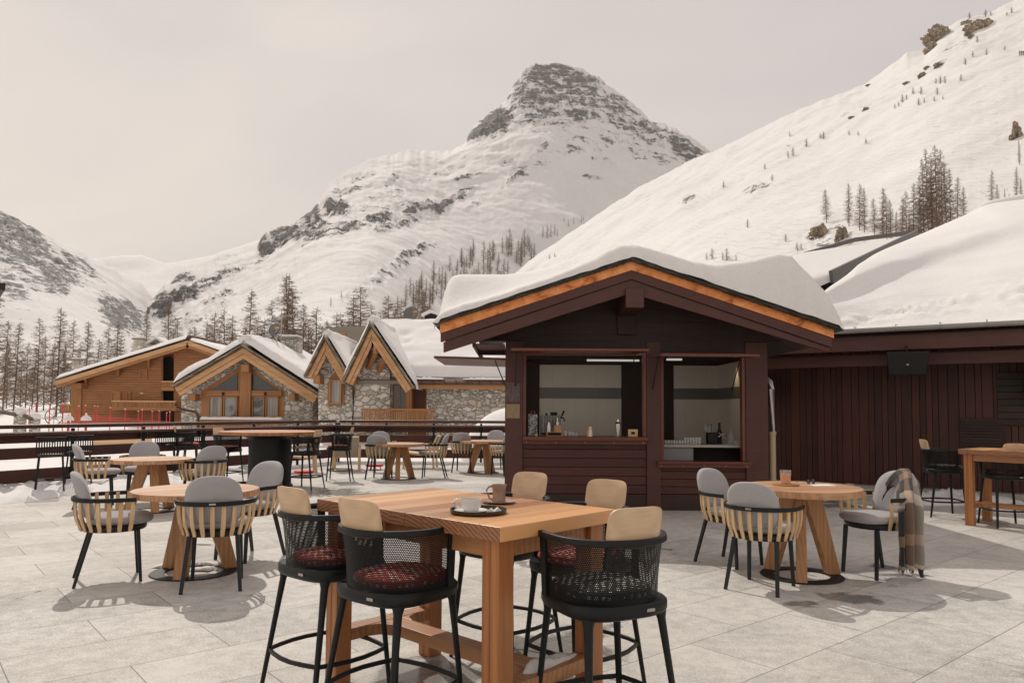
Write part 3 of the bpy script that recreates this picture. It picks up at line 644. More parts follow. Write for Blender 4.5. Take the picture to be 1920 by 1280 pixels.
# outcrops
def rockm():
    k = NT('ochre_limestone'); v = k.co(); n = k.noise(v, .5, 7, .7, .4); m = k.noise(k.co((1, 1, .35)), .9, 7, .75)
    c = k.ramp(k.math('ADD', k.math('MULTIPLY', n, .5), k.math('MULTIPLY', m, .5)), [(.38, (.06, .052, .045)), (.48, (.22, .18, .13)), (.58, (.50, .37, .24))])
    nor = k.n('NewGeometry'); s_ = k.n('SeparateXYZ'); k.put(s_.inputs[0], nor.outputs['Normal'])
    top = k.ramp(k.math('ADD', s_.outputs[2], k.math('MULTIPLY', k.math('SUBTRACT', m, .5), 1.2)), [(.50, 0.), (.58, 1.)])
    return k.done(k.mix(top, c, (.76, .745, .73)), .9, k.bump(m, 1., .8))
M_['rockm'] = rockm()
def outcrop(px, py, wpx, hpx, label, seed, surf='right_slope'):
    h = hit(surf, px, py)
    if h is None: return
    s = h.y / F; w, hh = wpx * s / 2, hpx * s / 2; m = MB(); nu, nv = 64, 40; sh = min(w, hh)
    for i in range(nu):
        a = 2 * PI * i / nu
        for j in range(nv + 1):
            b = -PI / 2 + PI * j / nv; d = Vector((math.cos(b) * math.cos(a), math.cos(b) * math.sin(a), math.sin(b)))
            r = .86 + .35 * noise.fractal(d * 1.3 + Vector((seed, 0, 0)), .8, 2.1, 3) + .24 * (1 - 2 * abs(noise.fractal(d * 2.0 + Vector((0, seed, 0)), .6, 2.2, 5)))
            q = Vector((d.x * w, d.y * min(w, hh) * .8, d.z * hh)) * r
            q.z += .15 * hh * (abs((q.z / hh * 2.5) % 1 - .5)); m.v.append(tuple(q))
    k = nv + 1; m.f = [(i * k + j, ((i + 1) % nu) * k + j, ((i + 1) % nu) * k + j + 1, i * k + j + 1) for i in range(nu) for j in range(nv)]
    o = m.build('rock_outcrop', 'rockm', smooth=25, fix=False); o.location = h + Vector((0, hh * .3, -hh * .22))
    tag(o, label, 'rock', 'rocky outcrops on the right slope')
for k, a in enumerate([(1768, 68, 58, 48, 'larger ochre crag on the skyline, left of its twin'), (1845, 50, 66, 38, 'ochre crag on the skyline nearest the top right corner'), (1750, 90, 26, 26, 'dark knob at the lower left foot of the skyline crags'), (1815, 44, 24, 16, 'small rock between the two skyline crags'),
        (1540, 442, 40, 54, 'big ochre rock below the lone larch'), (1582, 446, 28, 46, 'narrow orange rock right of the big ochre rock'), (1912, 258, 26, 66, 'tall ochre pinnacle at the right edge of the photo'),
        (1765, 122, 26, 14, 'flat dark rock in mid slope below the skyline crags'), (1732, 142, 22, 14, 'dark boulder left of the flat rock'), (1740, 128, 16, 9, 'small boulder between two larger dark boulders'), (1702, 156, 18, 8, 'thin dark rock lower left of the boulder row'), (1625, 206, 14, 12, 'lone dark rock in the middle of the ski slope'), (1600, 220, 18, 6, 'sliver of rock on the middle of the ski slope'), (1825, 68, 20, 8, 'narrow rock just under the right skyline crag'), (1630, 160, 12, 6, 'tiny rock on the slope skyline')]):
    outcrop(*a, seed=k * 3.7)
# avalanche barrier near the top right corner
h = hit('right_slope', 1916, 104)
if h:
    t = thing('avalanche_barrier', 'small dark avalanche barrier high on the slope at right edge', 'barrier', h); s = h.y / F
    for i in range(5):
        m = MB(); m.beam((i * 3.4 * s - 4 * s, 0, -1 * s), (i * 3.4 * s - 4 * s, 0, 9 * s), .8 * s, .8 * s); m.build('post', 'metal', t)
    m = MB()
    for z in (2, 4.5, 7): m.beam((-6 * s, -.6 * s, z * s), (12 * s, -.6 * s, z * s), .6 * s, .8 * s)
    m.build('crossbar', 'metal', t)

# ================================================================== FURNITURE (local +Y = the way the seat faces)
def U_path(r, yf, n=22, yb=0.0, z=0.0, sx=1.0):
    """open U: right arm front -> round the back -> left arm front; r = half width"""
    pts = []
    for i in range(4): pts.append((r * sx, lerp(yf, yb, i / 4), z))
    for i in range(n + 1):
        a = -PI * i / n; pts.append((r * sx * math.cos(a), yb + r * math.sin(a), z))
    for i in range(4): pts.append((-r * sx, lerp(yb, yf, (i + 1) / 4), z))
    return pts
def rect(w, h): return [(-w / 2, -h / 2), (w / 2, -h / 2), (w / 2, h / 2), (-w / 2, h / 2)]
def arc_at(pts, L):
    pts = [Vector(p) for p in pts]; acc = 0
    for a, b in zip(pts, pts[1:]):
        d = (b - a).length
        if acc + d >= L: return a.lerp(b, (L - acc) / d), (b - a).normalized()
        acc += d
    return pts[-1], (pts[-1] - pts[-2]).normalized()
def plen(pts): return sum((Vector(b) - Vector(a)).length for a, b in zip(pts, pts[1:]))

def cushion_round(m, rx, ry, z0, z1, yc=0.0, n=40, flat=.0):
    prof = [(0.0, z0), (.80, z0), (.95, z0 + (z1 - z0) * .18), (1.0, z0 + (z1 - z0) * .5), (.97, z0 + (z1 - z0) * .8), (.86, z1 - .002), (.5, z1 + .004), (0.0, z1 + .006)]
    o = len(m.v); k = len(prof)
    for i in range(n):
        a = 2 * PI * i / n; ca, sa = math.cos(a), math.sin(a)
        q = (abs(ca) ** 2.6 + abs(sa) ** 2.6) ** (-1 / 2.6)
        for r, z in prof: m.v.append((rx * r * ca * q, yc + ry * r * sa * q, z))
    for i in range(n):
        for j in range(k - 1): m.f.append((o + i * k + j, o + ((i + 1) % n) * k + j, o + ((i + 1) % n) * k + j + 1, o + i * k + j + 1))

def make_armchair(label, group):
    t = thing('armchair', label, 'armchair', (0, 0, 0), 0, group)
    m = MB(); m.lathe([(0, .435), (.25, .435), (.262, .45), (.262, .478), (.25, .486), (0, .486)], 36, cap=False)
    for i in range(len(m.v)): x, y, z = m.v[i]; m.v[i] = (x * 1.02, y * .98 + .01, z)
    m.build('seat_frame', 'legmetal', t, 40)
    rail = U_path(.318, .155, z=.712)
    m = MB(); m.sweep(rail, rect(.016, .036)); m.build('armrest_rail', 'metal', t, 35, bevel=.003)
    L = plen(rail); ns = 15
    m = MB()
    for i in range(ns):
        p, d = arc_at(rail, L * (.018 + .964 * i / (ns - 1)))
        o = Vector((d.y, -d.x, 0)) * -1
        c = Vector((0, .02, 0)); rad = Vector((p.x, p.y - max(0, p.y) , 0)); 
        outv = Vector((p.x, min(0, p.y), 0)).normalized()
        base = Vector((outv.x * .262, outv.y * .255 + (p.y * .9 if p.y > 0 else 0), 0))
        top = Vector((p.x, p.y, 0)) - outv * .014
        pts = []
        for q, zz in ((0, .44), (.10, .465), (.42, .50), (.74, .545), (.93, .60), (1.0, .66), (1.0, .722)):
            pts.append(base.lerp(top, q) + Vector((0, 0, zz)))
        sdv = Vector((-outv.y, outv.x, 0))
        vs = []
        for k, pt in enumerate(pts):
            w = .0145 + .004 * math.sin(PI * k / 6)
            for s, th in ((-1, -.006), (1, -.006), (1, .006), (-1, .006)): vs.append(pt + sdv * s * w + outv * th)
        fs = [(3, 2, 1, 0), tuple(24 + j for j in range(4))]
        for k in range(6):
            for j in range(4): fs.append((k * 4 + j, k * 4 + (j + 1) % 4, k * 4 + 4 + (j + 1) % 4, k * 4 + 4 + j))
        m.add(vs, fs)
    m.build('slat_basket', 'slat', t, 50, bevel=.002)
    for sx in (-1, 1):
        m = MB(); m.beam((sx * .185, .185, .44), (sx * .20, .215, 0), .036, .030, (0, 1, 0), .028, .024); m.build('leg', 'legmetal', t, bevel=.003)
        m = MB(); m.beam((sx * .185, -.17, .44), (sx * .225, -.285, 0), .036, .030, (0, 1, 0), .028, .024); m.build('leg', 'legmetal', t, bevel=.003)
    m = MB(); cushion_round(m, .258, .262, .486, .566, .055); m.build('seat_cushion', 'grey', t, 70)
    # tombstone back pad, leaning back
    m = MB(); n = 30; loops = []
    shape = []
    for i in range(n + 1):
        a = -.30 * PI + 1.6 * PI * i / n
    W, Hb = .222, .40
    for i in range(44):
        a = 2 * PI * i / 44; ca, sa = math.cos(a), math.sin(a); e_ = 2.6 if sa > 0 else 5.
        q = (abs(ca) ** e_ + abs(sa) ** e_) ** (-1 / e_); shape.append((ca * q * W, sa * q * Hb / 2))
    prof = [(.0, .040), (.7, .040), (.93, .032), (1, .012), (1, -.012), (.93, -.030), (.7, -.036), (0, -.036)]
    o = len(m.v); k = len(prof)
    for sx, sz in shape:
        for r, y in prof: 
            z = sz * r; m.v.append((sx * r, -.195 + y - (z + .2) * .30 + (sx * r) ** 2 * .9, .742 + z))
    for i in range(44):
        for j in range(k - 1): m.f.append((o + i * k + j, o + i * k + j + 1, o + ((i + 1) % 44) * k + j + 1, o + ((i + 1) % 44) * k + j))
    m.build('back_cushion', 'grey', t, 70)
    m = MB(); m.box((0, -.327, .714), (.05, .004, .013)); m.build('name_plate', 'steel', t)
    return t

def make_stool(label, group, cush='red', far=False):
    t = thing('bar_stool', label, 'bar stool', (0, 0, 0), 0, group)
    SZ = .645
    m = MB()
    def sq(r, e_, n=40, yc=0.0, ry=None):
        ry = ry or r; P = []
        for i in range(n):
            a = 2 * PI * i / n; ca, sa = math.cos(a), math.sin(a); q = (abs(ca) ** e_ + abs(sa) ** e_) ** (-1 / e_); P.append((r * ca * q, yc + ry * sa * q))
        return P
    o = 0; P = sq(.248, 3.4, yc=.0, ry=.245)
    lv = [(0, SZ - .028), (.90, SZ - .03), (.97, SZ - .02), (1.0, SZ - .004), (1.0, SZ + .024), (.97, SZ + .034), (.9, SZ + .03), (0, SZ + .022)]
    for x, y in P:
        for r, z in lv: m.v.append((x * r, y * r, z))
    k = len(lv)
    for i in range(40):
        for j in range(k - 1): m.f.append((i * k + j, ((i + 1) % 40) * k + j, ((i + 1) % 40) * k + j + 1, i * k + j + 1))
    m.build('seat', 'black', t, 50)
    # perforated shell: bottom follows the seat edge, top flares out to the rail
    top = U_path(.252, .085, 26, -.02, .932); bot = U_path(.240, .085, 26, .0, .672)
    Lt = plen(top); nn = 60; nz = 8; vs = []; uv = []
    for i in range(nn + 1):
        a, _ = arc_at(top, Lt * i / nn * .9999); b, _ = arc_at(bot, plen(bot) * i / nn * .9999)
        for j in range(nz + 1):
            q = j / nz; fl = q ** 2.2; pt = b.lerp(a, .25 * q + .75 * fl); pt.z = lerp(b.z, a.z, q); vs.append(pt); uv.append((Lt * i / nn * .97, q * .262))
    fs = []
    k = nz + 1
    for i in range(nn):
        for j in range(nz): fs.append((i * k + j, (i + 1) * k + j, (i + 1) * k + j + 1, i * k + j + 1))
    m = MB(); m.add(vs, fs); m.build('perforated_shell', 'perf', t, 180, uv=uv)
    railp = U_path(.256, .165, 26, -.02, .945)
    pr = [(-.016, -.015), (.004, -.017), (.018, -.008), (.018, .004), (.010, .012), (-.012, .012)]
    m = MB(); m.sweep(railp, pr); m.build('armrest_rail', 'black', t, 45, bevel=.003)
    for sx in (-1, 1):
        m = MB(); m.beam((sx * .240, .100, .67), (sx * .252, .100, .94), .018, .040, (0, 1, 0), .018, .044); m.build('arm_support', 'black', t, bevel=.003)
    # wooden backrest rising above the rail, off the back
    m = MB(); nW, nH = 14, 10; W, Hh = .270, .175; vs = []
    def rr(u, v):       # rounded rectangle mapping of a grid
        x, z = (u - .5) * 2, (v - .5) * 2; e_ = 5.
        q = max(abs(x), abs(z)) / max(1e-6, (abs(x) ** e_ + abs(z) ** e_) ** (1 / e_)); return x * q * W / 2, z * q * Hh / 2
    for side in (0, 1):
        for i in range(nW + 1):
            for j in range(nH + 1):
                x, z = rr(i / nW, j / nH); edge = max(abs(i / nW - .5), abs(j / nH - .5)) * 2
                th = .011 * (1 - max(0, edge - .85) * 3.2); y = -.250 + x * x * 1.5 - (z + .08) * .22 + (th if side == 0 else -th)
                vs.append((x, y, 1.005 + z))
    k = nH + 1; N = (nW + 1) * k; fs = []
    for i in range(nW):
        for j in range(nH):
            a = i * k + j; fs.append((a, a + 1, a + k + 1, a + k)); fs.append((N + a, N + a + k, N + a + k + 1, N + a + 1))
    ring = [i * k for i in range(nW + 1)] + [nW * k + j for j in range(1, k)] + [i * k + nH for i in range(nW - 1, -1, -1)] + [j for j in range(nH - 1, 0, -1)]
    for a, b in zip(ring, ring[1:] + ring[:1]): fs.append((a, b, N + b, N + a))
    m.add(vs, fs); m.build('backrest', 'plaque', t, 60)
    fz = .225
    foot = []
    for sx, sy in ((1, 1), (-1, 1), (-1, -1), (1, -1)):
        tp_ = Vector((sx * .184, sy * .172, SZ - .018)); bt = Vector((sx * .238, .215 if sy > 0 else -.268, 0)); foot.append(tp_.lerp(bt, (SZ - fz) / SZ))
        m = MB(); pts = [tp_, tp_.lerp(bt, .06), tp_.lerp(bt, .3), tp_.lerp(bt, .7), bt]
        m.tube(pts, [.032, .021, .0175, .0155, .0135], 10, sq=.85); m.build('leg', 'black', t, 50)
    m = MB(); pts = []
    for i in range(4):
        a, b = foot[i], foot[(i + 1) % 4]; mid = (a + b) / 2; o_ = Vector((mid.x, mid.y, 0)).normalized() * (.045 if i != 0 else .03)
        for q in range(5):
            s = q / 5; pts.append(a.lerp(b, s) + o_ * math.sin(PI * s))
    m.sweep(pts, rect(.014, .022), True); m.build('footrest', 'black', t, 40, bevel=.003)
    if cush:
        m = MB(); cushion_round(m, .208, .215, SZ + .030, SZ + .085, .02); m.build('seat_cushion', 'red' if cush == 'red' else 'bw', t, 70)
    m = MB(); m.box((.08, -.2465, SZ + .008), (.04, .004, .013), .0); m.build('name_plate', 'steel', t)
    return t

def make_railing_stool(label, group):
    t = thing('slatted_bar_stool', label, 'bar stool', (0, 0, 0), 0, group)
    m = MB(); cushion_round(m, .20, .19, .655, .69, .0); m.build('seat', 'legmetal', t, 60)
    m = MB()
    for i in range(12):
        x = -.205 + .41 * i / 11; y = -.19 - .03 * math.cos(x * 6)
        m.beam((x, y, .69), (x, y - .075, .97), .020, .010, (0, 1, 0))
    m.beam((-.225, -.275, .97), (.225, -.275, .97), .022, .022)
    m.build('back_slats', 'black', t, bevel=.002)
    fpts = []
    for sx, sy in ((1, 1), (-1, 1), (-1, -1), (1, -1)):
        a = Vector((sx * .17, sy * .155, .66)); b = Vector((sx * .215, sy * .22, 0)); fpts.append(a.lerp(b, .62))
        m = MB(); m.beam(a, b, .028, .024, (0, 1, 0), .022, .02); m.build('leg', 'black', t, bevel=.003)
    m = MB(); m.sweep(fpts, rect(.014, .022), True); m.build('footrest', 'black', t, bevel=.002)
    return t

def make_round_table(label, group, r=.545, h=.75):
    t = thing('round_table', label, 'table', (0, 0, 0), 0, group)
    m = MB(); n = 9; rim = .055          # planks cut to a disc
    for i in range(n):
        y0, y1 = -r + 2 * r * i / n + .002, -r + 2 * r * (i + 1) / n - .002
        P = []; N = 10
        for q in range(N + 1):
            y = lerp(y0, y1, q / N); P.append((math.sqrt(max(1e-5, r * r - y * y)), y, h - rim))
        for q in range(N, -1, -1):
            y = lerp(y0, y1, q / N); P.append((-math.sqrt(max(1e-5, r * r - y * y)), y, h - rim))
        m.extrude(P, (0, 0, rim))
    m.build('tabletop', 'roundtop', t, 30, bevel=.003)
    for k in range(3):
        a = R(90 + 120 * k + 25); o_ = Vector((math.cos(a), math.sin(a), 0)); s_ = Vector((-o_.y, o_.x, 0)); m = MB()
        vs = []
        for rad, z, w, th in ((.10, h - rim, .045, .085), (.315, .012, .048, .06)):
            for a_, b_ in ((-1, -1), (1, -1), (1, 1), (-1, 1)): vs.append(o_ * (rad + th * b_) + s_ * w * a_ + Vector((0, 0, z)))
        m.add(vs, [(3, 2, 1, 0), (4, 5, 6, 7), (0, 1, 5, 4), (1, 2, 6, 5), (2, 3, 7, 6), (3, 0, 4, 7)])
        m.build('leg', 'splayleg', t, bevel=.004)
    m = MB(); m.lathe([(.25, .002), (.37, .002), (.375, .006), (.37, .012), (.25, .012), (.25, .002)], 48, cap=False); m.build('base_ring', 'metal', t, 40)
    return t

def make_bar_table(label, group, L=1.42, W=.84, h=.995, nb=11):
    t = thing('bar_table', label, 'table', (0, 0, 0), 0, group)
    m = MB(); th = .064
    # boards run across the short way: local Y; long axis local X
    for i in range(nb):
        x0 = -L / 2 + L * i / nb + .0008; x1 = -L / 2 + L * (i + 1) / nb - .0008
        m.box(((x0 + x1) / 2, 0, h - th / 2), (x1 - x0, W, th))
    m.build('tabletop', M_['tabletopY'], t, bevel=.003)
    lx, ly = L / 2 - .10, W / 2 - .09
    for sx in (-1, 1):
        for sy in (-1, 1):
            m = MB(); m.box((sx * lx - .025, sy * ly, (h - th) / 2), (.05, .10, h - th - .004)); m.box((sx * lx + .026, sy * ly, (h - th) / 2), (.05, .10, h - th - .004)); m.build('leg', 'tableleg', t, bevel=.004)
    m = MB()
    for sy in (-1, 1): m.box((0, sy * (ly), h - th - .045), (2 * lx - .105, .045, .086))
    for sx in (-1, 1): m.box((sx * lx, 0, h - th - .045), (.045, 2 * ly - .105, .086))
    m.build('apron', 'tablebar', t, bevel=.003)
    m = MB()
    for sx in (-1, 1): m.box((sx * lx, 0, .255), (.10, 2 * ly - .105, .065))
    m.box((0, 0, .255), (2 * lx - .105, .12, .0645))
    for sx in (-1, 1):                         # rounded corners where the rails meet
        for sy in (-1, 1):
            P = [(sx * (lx - .0505), sy * .0605, .223), (sx * (lx - .0505), sy * .17, .223), (sx * (lx - .075), sy * .105, .223), (sx * (lx - .16), sy * .0605, .223)]
            m.extrude(P, (0, 0, .063))
    m.build('foot_rail', 'tablebar', t, bevel=.004)
    return t
M_['tabletopY'] = wood('bar_tabletop_boards', (.30, .125, .045), (.72, .43, .20), 'Y', 1.2, .36, .95, 70, .12, (1.0, .80, .70))

def endgrain(m):
    t = m.node_tree; b = [n for n in t.nodes if n.type == 'BSDF_PRINCIPLED'][0]; src = b.inputs['Base Color'].links[0].from_socket
    tc_ = t.nodes.new('ShaderNodeTexCoord'); sp = t.nodes.new('ShaderNodeSeparateXYZ'); t.links.new(tc_.outputs['Normal'], sp.inputs[0])
    ab = t.nodes.new('ShaderNodeMath'); ab.operation = 'ABSOLUTE'; t.links.new(sp.outputs[1], ab.inputs[0]); gt = t.nodes.new('ShaderNodeMath'); gt.operation = 'GREATER_THAN'; gt.inputs[1].default_value = .8; t.links.new(ab.outputs[0], gt.inputs[0])
    ge = t.nodes.new('ShaderNodeNewGeometry'); ml = t.nodes.new('ShaderNodeVectorMath'); ml.operation = 'SCALE'; cb = t.nodes.new('ShaderNodeCombineXYZ'); cb.inputs[2].default_value = 1.; cb.inputs[0].default_value = .6
    t.links.new(cb.outputs[0], ml.inputs[0]); t.links.new(ge.outputs['Random Per Island'], ml.inputs['Scale']); ad = t.nodes.new('ShaderNodeVectorMath'); ad.operation = 'ADD'; t.links.new(tc_.outputs['Object'], ad.inputs[0]); t.links.new(ml.outputs[0], ad.inputs[1])
    w = t.nodes.new('ShaderNodeTexWave'); w.wave_type = 'RINGS'; w.rings_direction = 'Y'; w.inputs['Scale'].default_value = 17; w.inputs['Distortion'].default_value = 2.5; w.inputs['Detail'].default_value = 2; t.links.new(ad.outputs[0], w.inputs[0])
    r = t.nodes.new('ShaderNodeValToRGB'); r.color_ramp.elements[0].color = (.19, .075, .035, 1); r.color_ramp.elements[1].color = (.38, .18, .09, 1); t.links.new(w.outputs[1], r.inputs[0])
    mx = t.nodes.new('ShaderNodeMix'); mx.data_type = 'RGBA'; t.links.new(gt.outputs[0], mx.inputs[0]); t.links.new(src, mx.inputs[6]); t.links.new(r.outputs[0], mx.inputs[7]); t.links.new(mx.outputs[2], b.inputs['Base Color'])
endgrain(M_['tabletopY'])
def place(root, p, ang): root.location = (p.x, p.y, 0); root.rotation_euler = (0, 0, ang - PI / 2)
def gm(px, py): return G(px, py, 0)

# ---- foreground bar table and its stools
TA = R(-43.3); tcx, tcy = -.275, 4.0
bt = make_bar_table('heavy wooden bar table nearest the camera with cups on it', 'wooden bar tables'); bt.location = (tcx, tcy, 0); bt.rotation_euler = (0, 0, TA)
ux, uy = math.cos(TA), math.sin(TA); vx, vy = -uy, ux
st0 = make_stool('bar stool with red cushion left of the near bar table, nearer of two', 'bar stools round the near table')
def tl(a, b): return Vector((tcx + ux * a + vx * b, tcy + uy * a + vy * b, 0))
place(st0, Vector((-.535, 3.60, 0)), R(52))
st1 = dup(st0, label='bar stool with red cushion at the far left corner of the near bar table'); place(st1, Vector((-.965, 4.08, 0)), R(49))
st2 = dup(st0, label='bar stool with black and white cushion in front of the near table at right'); place(st2, Vector((.415, 3.40, 0)), R(116))
st3 = dup(st0, label='bar stool behind the near table, left of the pair facing the camera'); place(st3, tl(-.26, .62), TA - PI / 2 + R(4))
st4 = dup(st0, label='bar stool behind the near table, right of the pair facing the camera'); place(st4, tl(.37, .57), TA - PI / 2 + R(2))
for s in (st2,):
    for ch in s.children:
        if ch.name.startswith('seat_cushion'):
            ch.data = ch.data.copy(); ch.data.materials[0] = M_['bw']

# ---- armchairs and round tables
tb0 = make_round_table('round wooden table of the near left group, snow crumbs on its base plate', 'round tables'); p = gm(364, 1072); tb0.location = p; tb0.rotation_euler = (0, 0, R(38))
p = gm(283, 957); dup(tb0, p, R(70), 'round wooden table in the second group at left, by the railing')
p = gm(1503, 1079); dup(tb0, p, R(14), 'round wooden table at right holding a glass of tea', scale=(.965, .965, 1.075))
p = gm(747, 897); dup(tb0, p, R(40), 'round wooden table in the middle distance left of the kiosk corner')
p = gm(906, 886); dup(tb0, p, R(55), 'round wooden table beside the left corner of the kiosk')
ch0 = make_armchair('grey padded armchair at far left seen from the side, facing the near round table', 'slatted wooden armchairs with grey cushions')
place(ch0, gm(209, 1085), R(30))
chairs = [((402, 1096), 106, 'grey padded armchair with its back to the camera at the near left table'),
          ((463, 1045), 243, 'grey padded armchair on the right of the near left table, beside the bar stool'),
          ((180, 950), 25, 'grey padded armchair on the left side of the second left table'),
          ((266, 940), 292, 'grey padded armchair behind the second left table facing the camera'),
          ((380, 955), 140, 'grey padded armchair on the right side of the second left table'),
          ((1372, 1056), -54, 'grey padded armchair at left of the tea table, nearest the kiosk'),
          ((1430, 1100), 52, 'grey padded armchair with its back to the camera at the tea table'),
          ((1646, 1076), 199, 'grey padded armchair with a plaid blanket hanging over it'),
          ((712, 897), 82, 'grey padded armchair with its back to the camera at the middle distance table'),
          ((716, 884), 290, 'grey padded armchair just behind another at the middle distance table'),
          ((812, 895), 180, 'grey padded armchair seen from the side right of the middle distance table'),
          ((869, 884), 82, 'grey padded armchair with its back to the camera at the kiosk corner table'),
          ((927, 876), 262, 'grey padded armchair behind the table at the kiosk corner'),
          ((945, 890), 130, 'grey padded armchair half hidden by the kiosk')]
CH = []
for (px, py), a, lab in chairs:
    c = dup(ch0, label=lab); place(c, gm(px, py), R(a)); CH.append(c)
    if px in (1372, 1430): c.scale = (.965,) * 3

# ---- black pedestal bar table of the middle distance with its stools
pc = gm(505, 911); t = thing('pedestal_bar_table', 'huge round bar table on a fat black drum in the middle distance', 'table', pc)
m = MB(); r = .93; n = 14; h = 1.045
for i in range(n):
    y0, y1 = -r + 2 * r * i / n + .003, -r + 2 * r * (i + 1) / n - .003; P = []
    for q in range(9):
        y = lerp(y0, y1, q / 8); P.append((math.sqrt(max(1e-5, r * r - y * y)), y, h - .06))
    for q in range(8, -1, -1):
        y = lerp(y0, y1, q / 8); P.append((-math.sqrt(max(1e-5, r * r - y * y)), y, h - .06))
    m.extrude(P, (0, 0, .06))
ob = m.build('tabletop', 'tableleg', t, 30, bevel=.004); ob.rotation_euler = (0, 0, R(-60))
m = MB(); m.lathe([(.0, 0), (.43, 0), (.43, .03), (.40, .05), (.39, .6), (.40, .90), (.52, .975), (.52, .982), (0, .982)], 48, cap=False); m.build('drum_base', 'metal', t, 40)
m = MB(); m.box((.13, -.405, .33), (.13, .02, .05)); m.build('socket_plate', 'steel', t, bevel=.002)
for k, ((px, py), a, lab, cu) in enumerate([((572, 915), 165, 'bar stool without cushion right of the black drum table', None), ((635, 900), 185, 'bar stool with dark red cushion seen from the side, right of the drum table', 1), ((424, 905), 70, 'bar stool with red cushion in front of the left rim of the drum table', 1), ((350, 893), 20, 'bar stool with wooden back at the far left of the drum table', 1)]):
    s = dup(st0, label=lab, group='bar stools round the drum table'); place(s, gm(px, py), R(a))
    if cu is None:
        for ch in list(s.children):
            if ch.name.startswith('seat_cushion'): bpy.data.objects.remove(ch)
# ---- far right bar table and stools
tb = make_bar_table('wooden bar table cut by the right edge of the photo', 'wooden bar tables', 1.7, .80, 1.0, 15)
p = gm(1820, 984); A = R(-50); tb.rotation_euler = (0, 0, A); tb.location = p - Matrix.Rotation(A, 3, 'Z') @ Vector((-.75, -.31, 0))
s = dup(st0, label='bar stool with black and white cushion by the grille, left of the far right table', group='bar stools at the far right table'); place(s, gm(1770, 966), R(-8))
for ch in s.children:
    if ch.name.startswith('seat_cushion'): ch.data = bt and [c for c in st2.children if c.name.startswith('seat_cushion')][0].data
s = dup(st0, label='bar stool with its back to the camera in front of the far right table', group='bar stools at the far right table'); place(s, gm(1886, 985), R(84))
# ---- slatted bar stools along the railing
rs0 = make_railing_stool('black slatted bar stool nearest the left edge of the photo, grey seat', 'slatted bar stools along the railing')
place(rs0, gm(93, 926), R(120))
for (px, py), a, lab in [((146, 916), 120, 'black slatted bar stool half hidden behind the armchair at far left'), ((308, 892), 118, 'black slatted bar stool left of the drum table stools'), ((362, 886), 118, 'black slatted bar stool behind the stools left of the drum')]:
    s = dup(rs0, label=lab); place(s, gm(px, py), R(a))
# ---- low wooden lounge chairs
def make_lounge(label, group):
    t = thing('lounge_chair', label, 'lounge chair', (0, 0, 0), 0, group)
    m = MB(); m.beam((0, -.30, .33), (0, .34, .40), .60, .05); m.build('seat', 'lounge', t, bevel=.01)
    m = MB(); m.beam((0, -.30, .35), (0, -.50, .82), .60, .045, (0, 1, 0)); m.build('backrest', 'lounge', t, bevel=.01)
    m = MB(); m.beam((0, -.332, .34), (0, -.535, .80), .52, .012, (0, 1, 0)); m.build('back_panel', 'beige', t)
    for sx in (-1, 1):
        m = MB(); m.beam((sx * .30, -.42, .60), (sx * .30, .34, .56), .05, .035); m.beam((sx * .30, .31, .56), (sx * .30, .33, 0), .05, .05, (0, 1, 0)); m.beam((sx * .30, -.38, .58), (sx * .30, -.42, 0), .05, .05, (0, 1, 0)); m.build('side_frame', 'lounge', t, bevel=.005)
    return t
lg = make_lounge('low wooden lounge chair with beige back panel, right behind the side-on bar stool', 'low wooden lounge chairs'); place(lg, gm(650, 880), R(100))
for (px, py), a, lab in [((556, 885), 200, 'low wooden lounge chair glimpsed between the legs of a bar stool'), ((785, 877), 178, 'low pale wooden lounge chair tilted back behind the side-on armchair')]:
    s = dup(lg, label=lab); place(s, gm(px, py), R(a))
for (px, py), lab in [((570, 893), 'small red stool tray under the lounge chairs by the drum table'), ((702, 880), 'small red stool tray behind the middle distance armchairs')]:
    t = thing('low_side_table', lab, 'side table', gm(px, py), R(10), 'low red trays')
    m = MB(); m.lathe([(0, .0), (.20, .0), (.215, .015), (.21, .05), (.0, .05)], 24, c=(0, 0, .08), cap=False); m.build('tray_top', 'redpole', t, 40)
    for k in range(3):
        a = k * 2.1; m = MB(); m.beam((.13 * math.cos(a), .13 * math.sin(a), .085), (.16 * math.cos(a), .16 * math.sin(a), 0), .025, .025, (0, 1, 0)); m.build('leg', 'lounge', t)

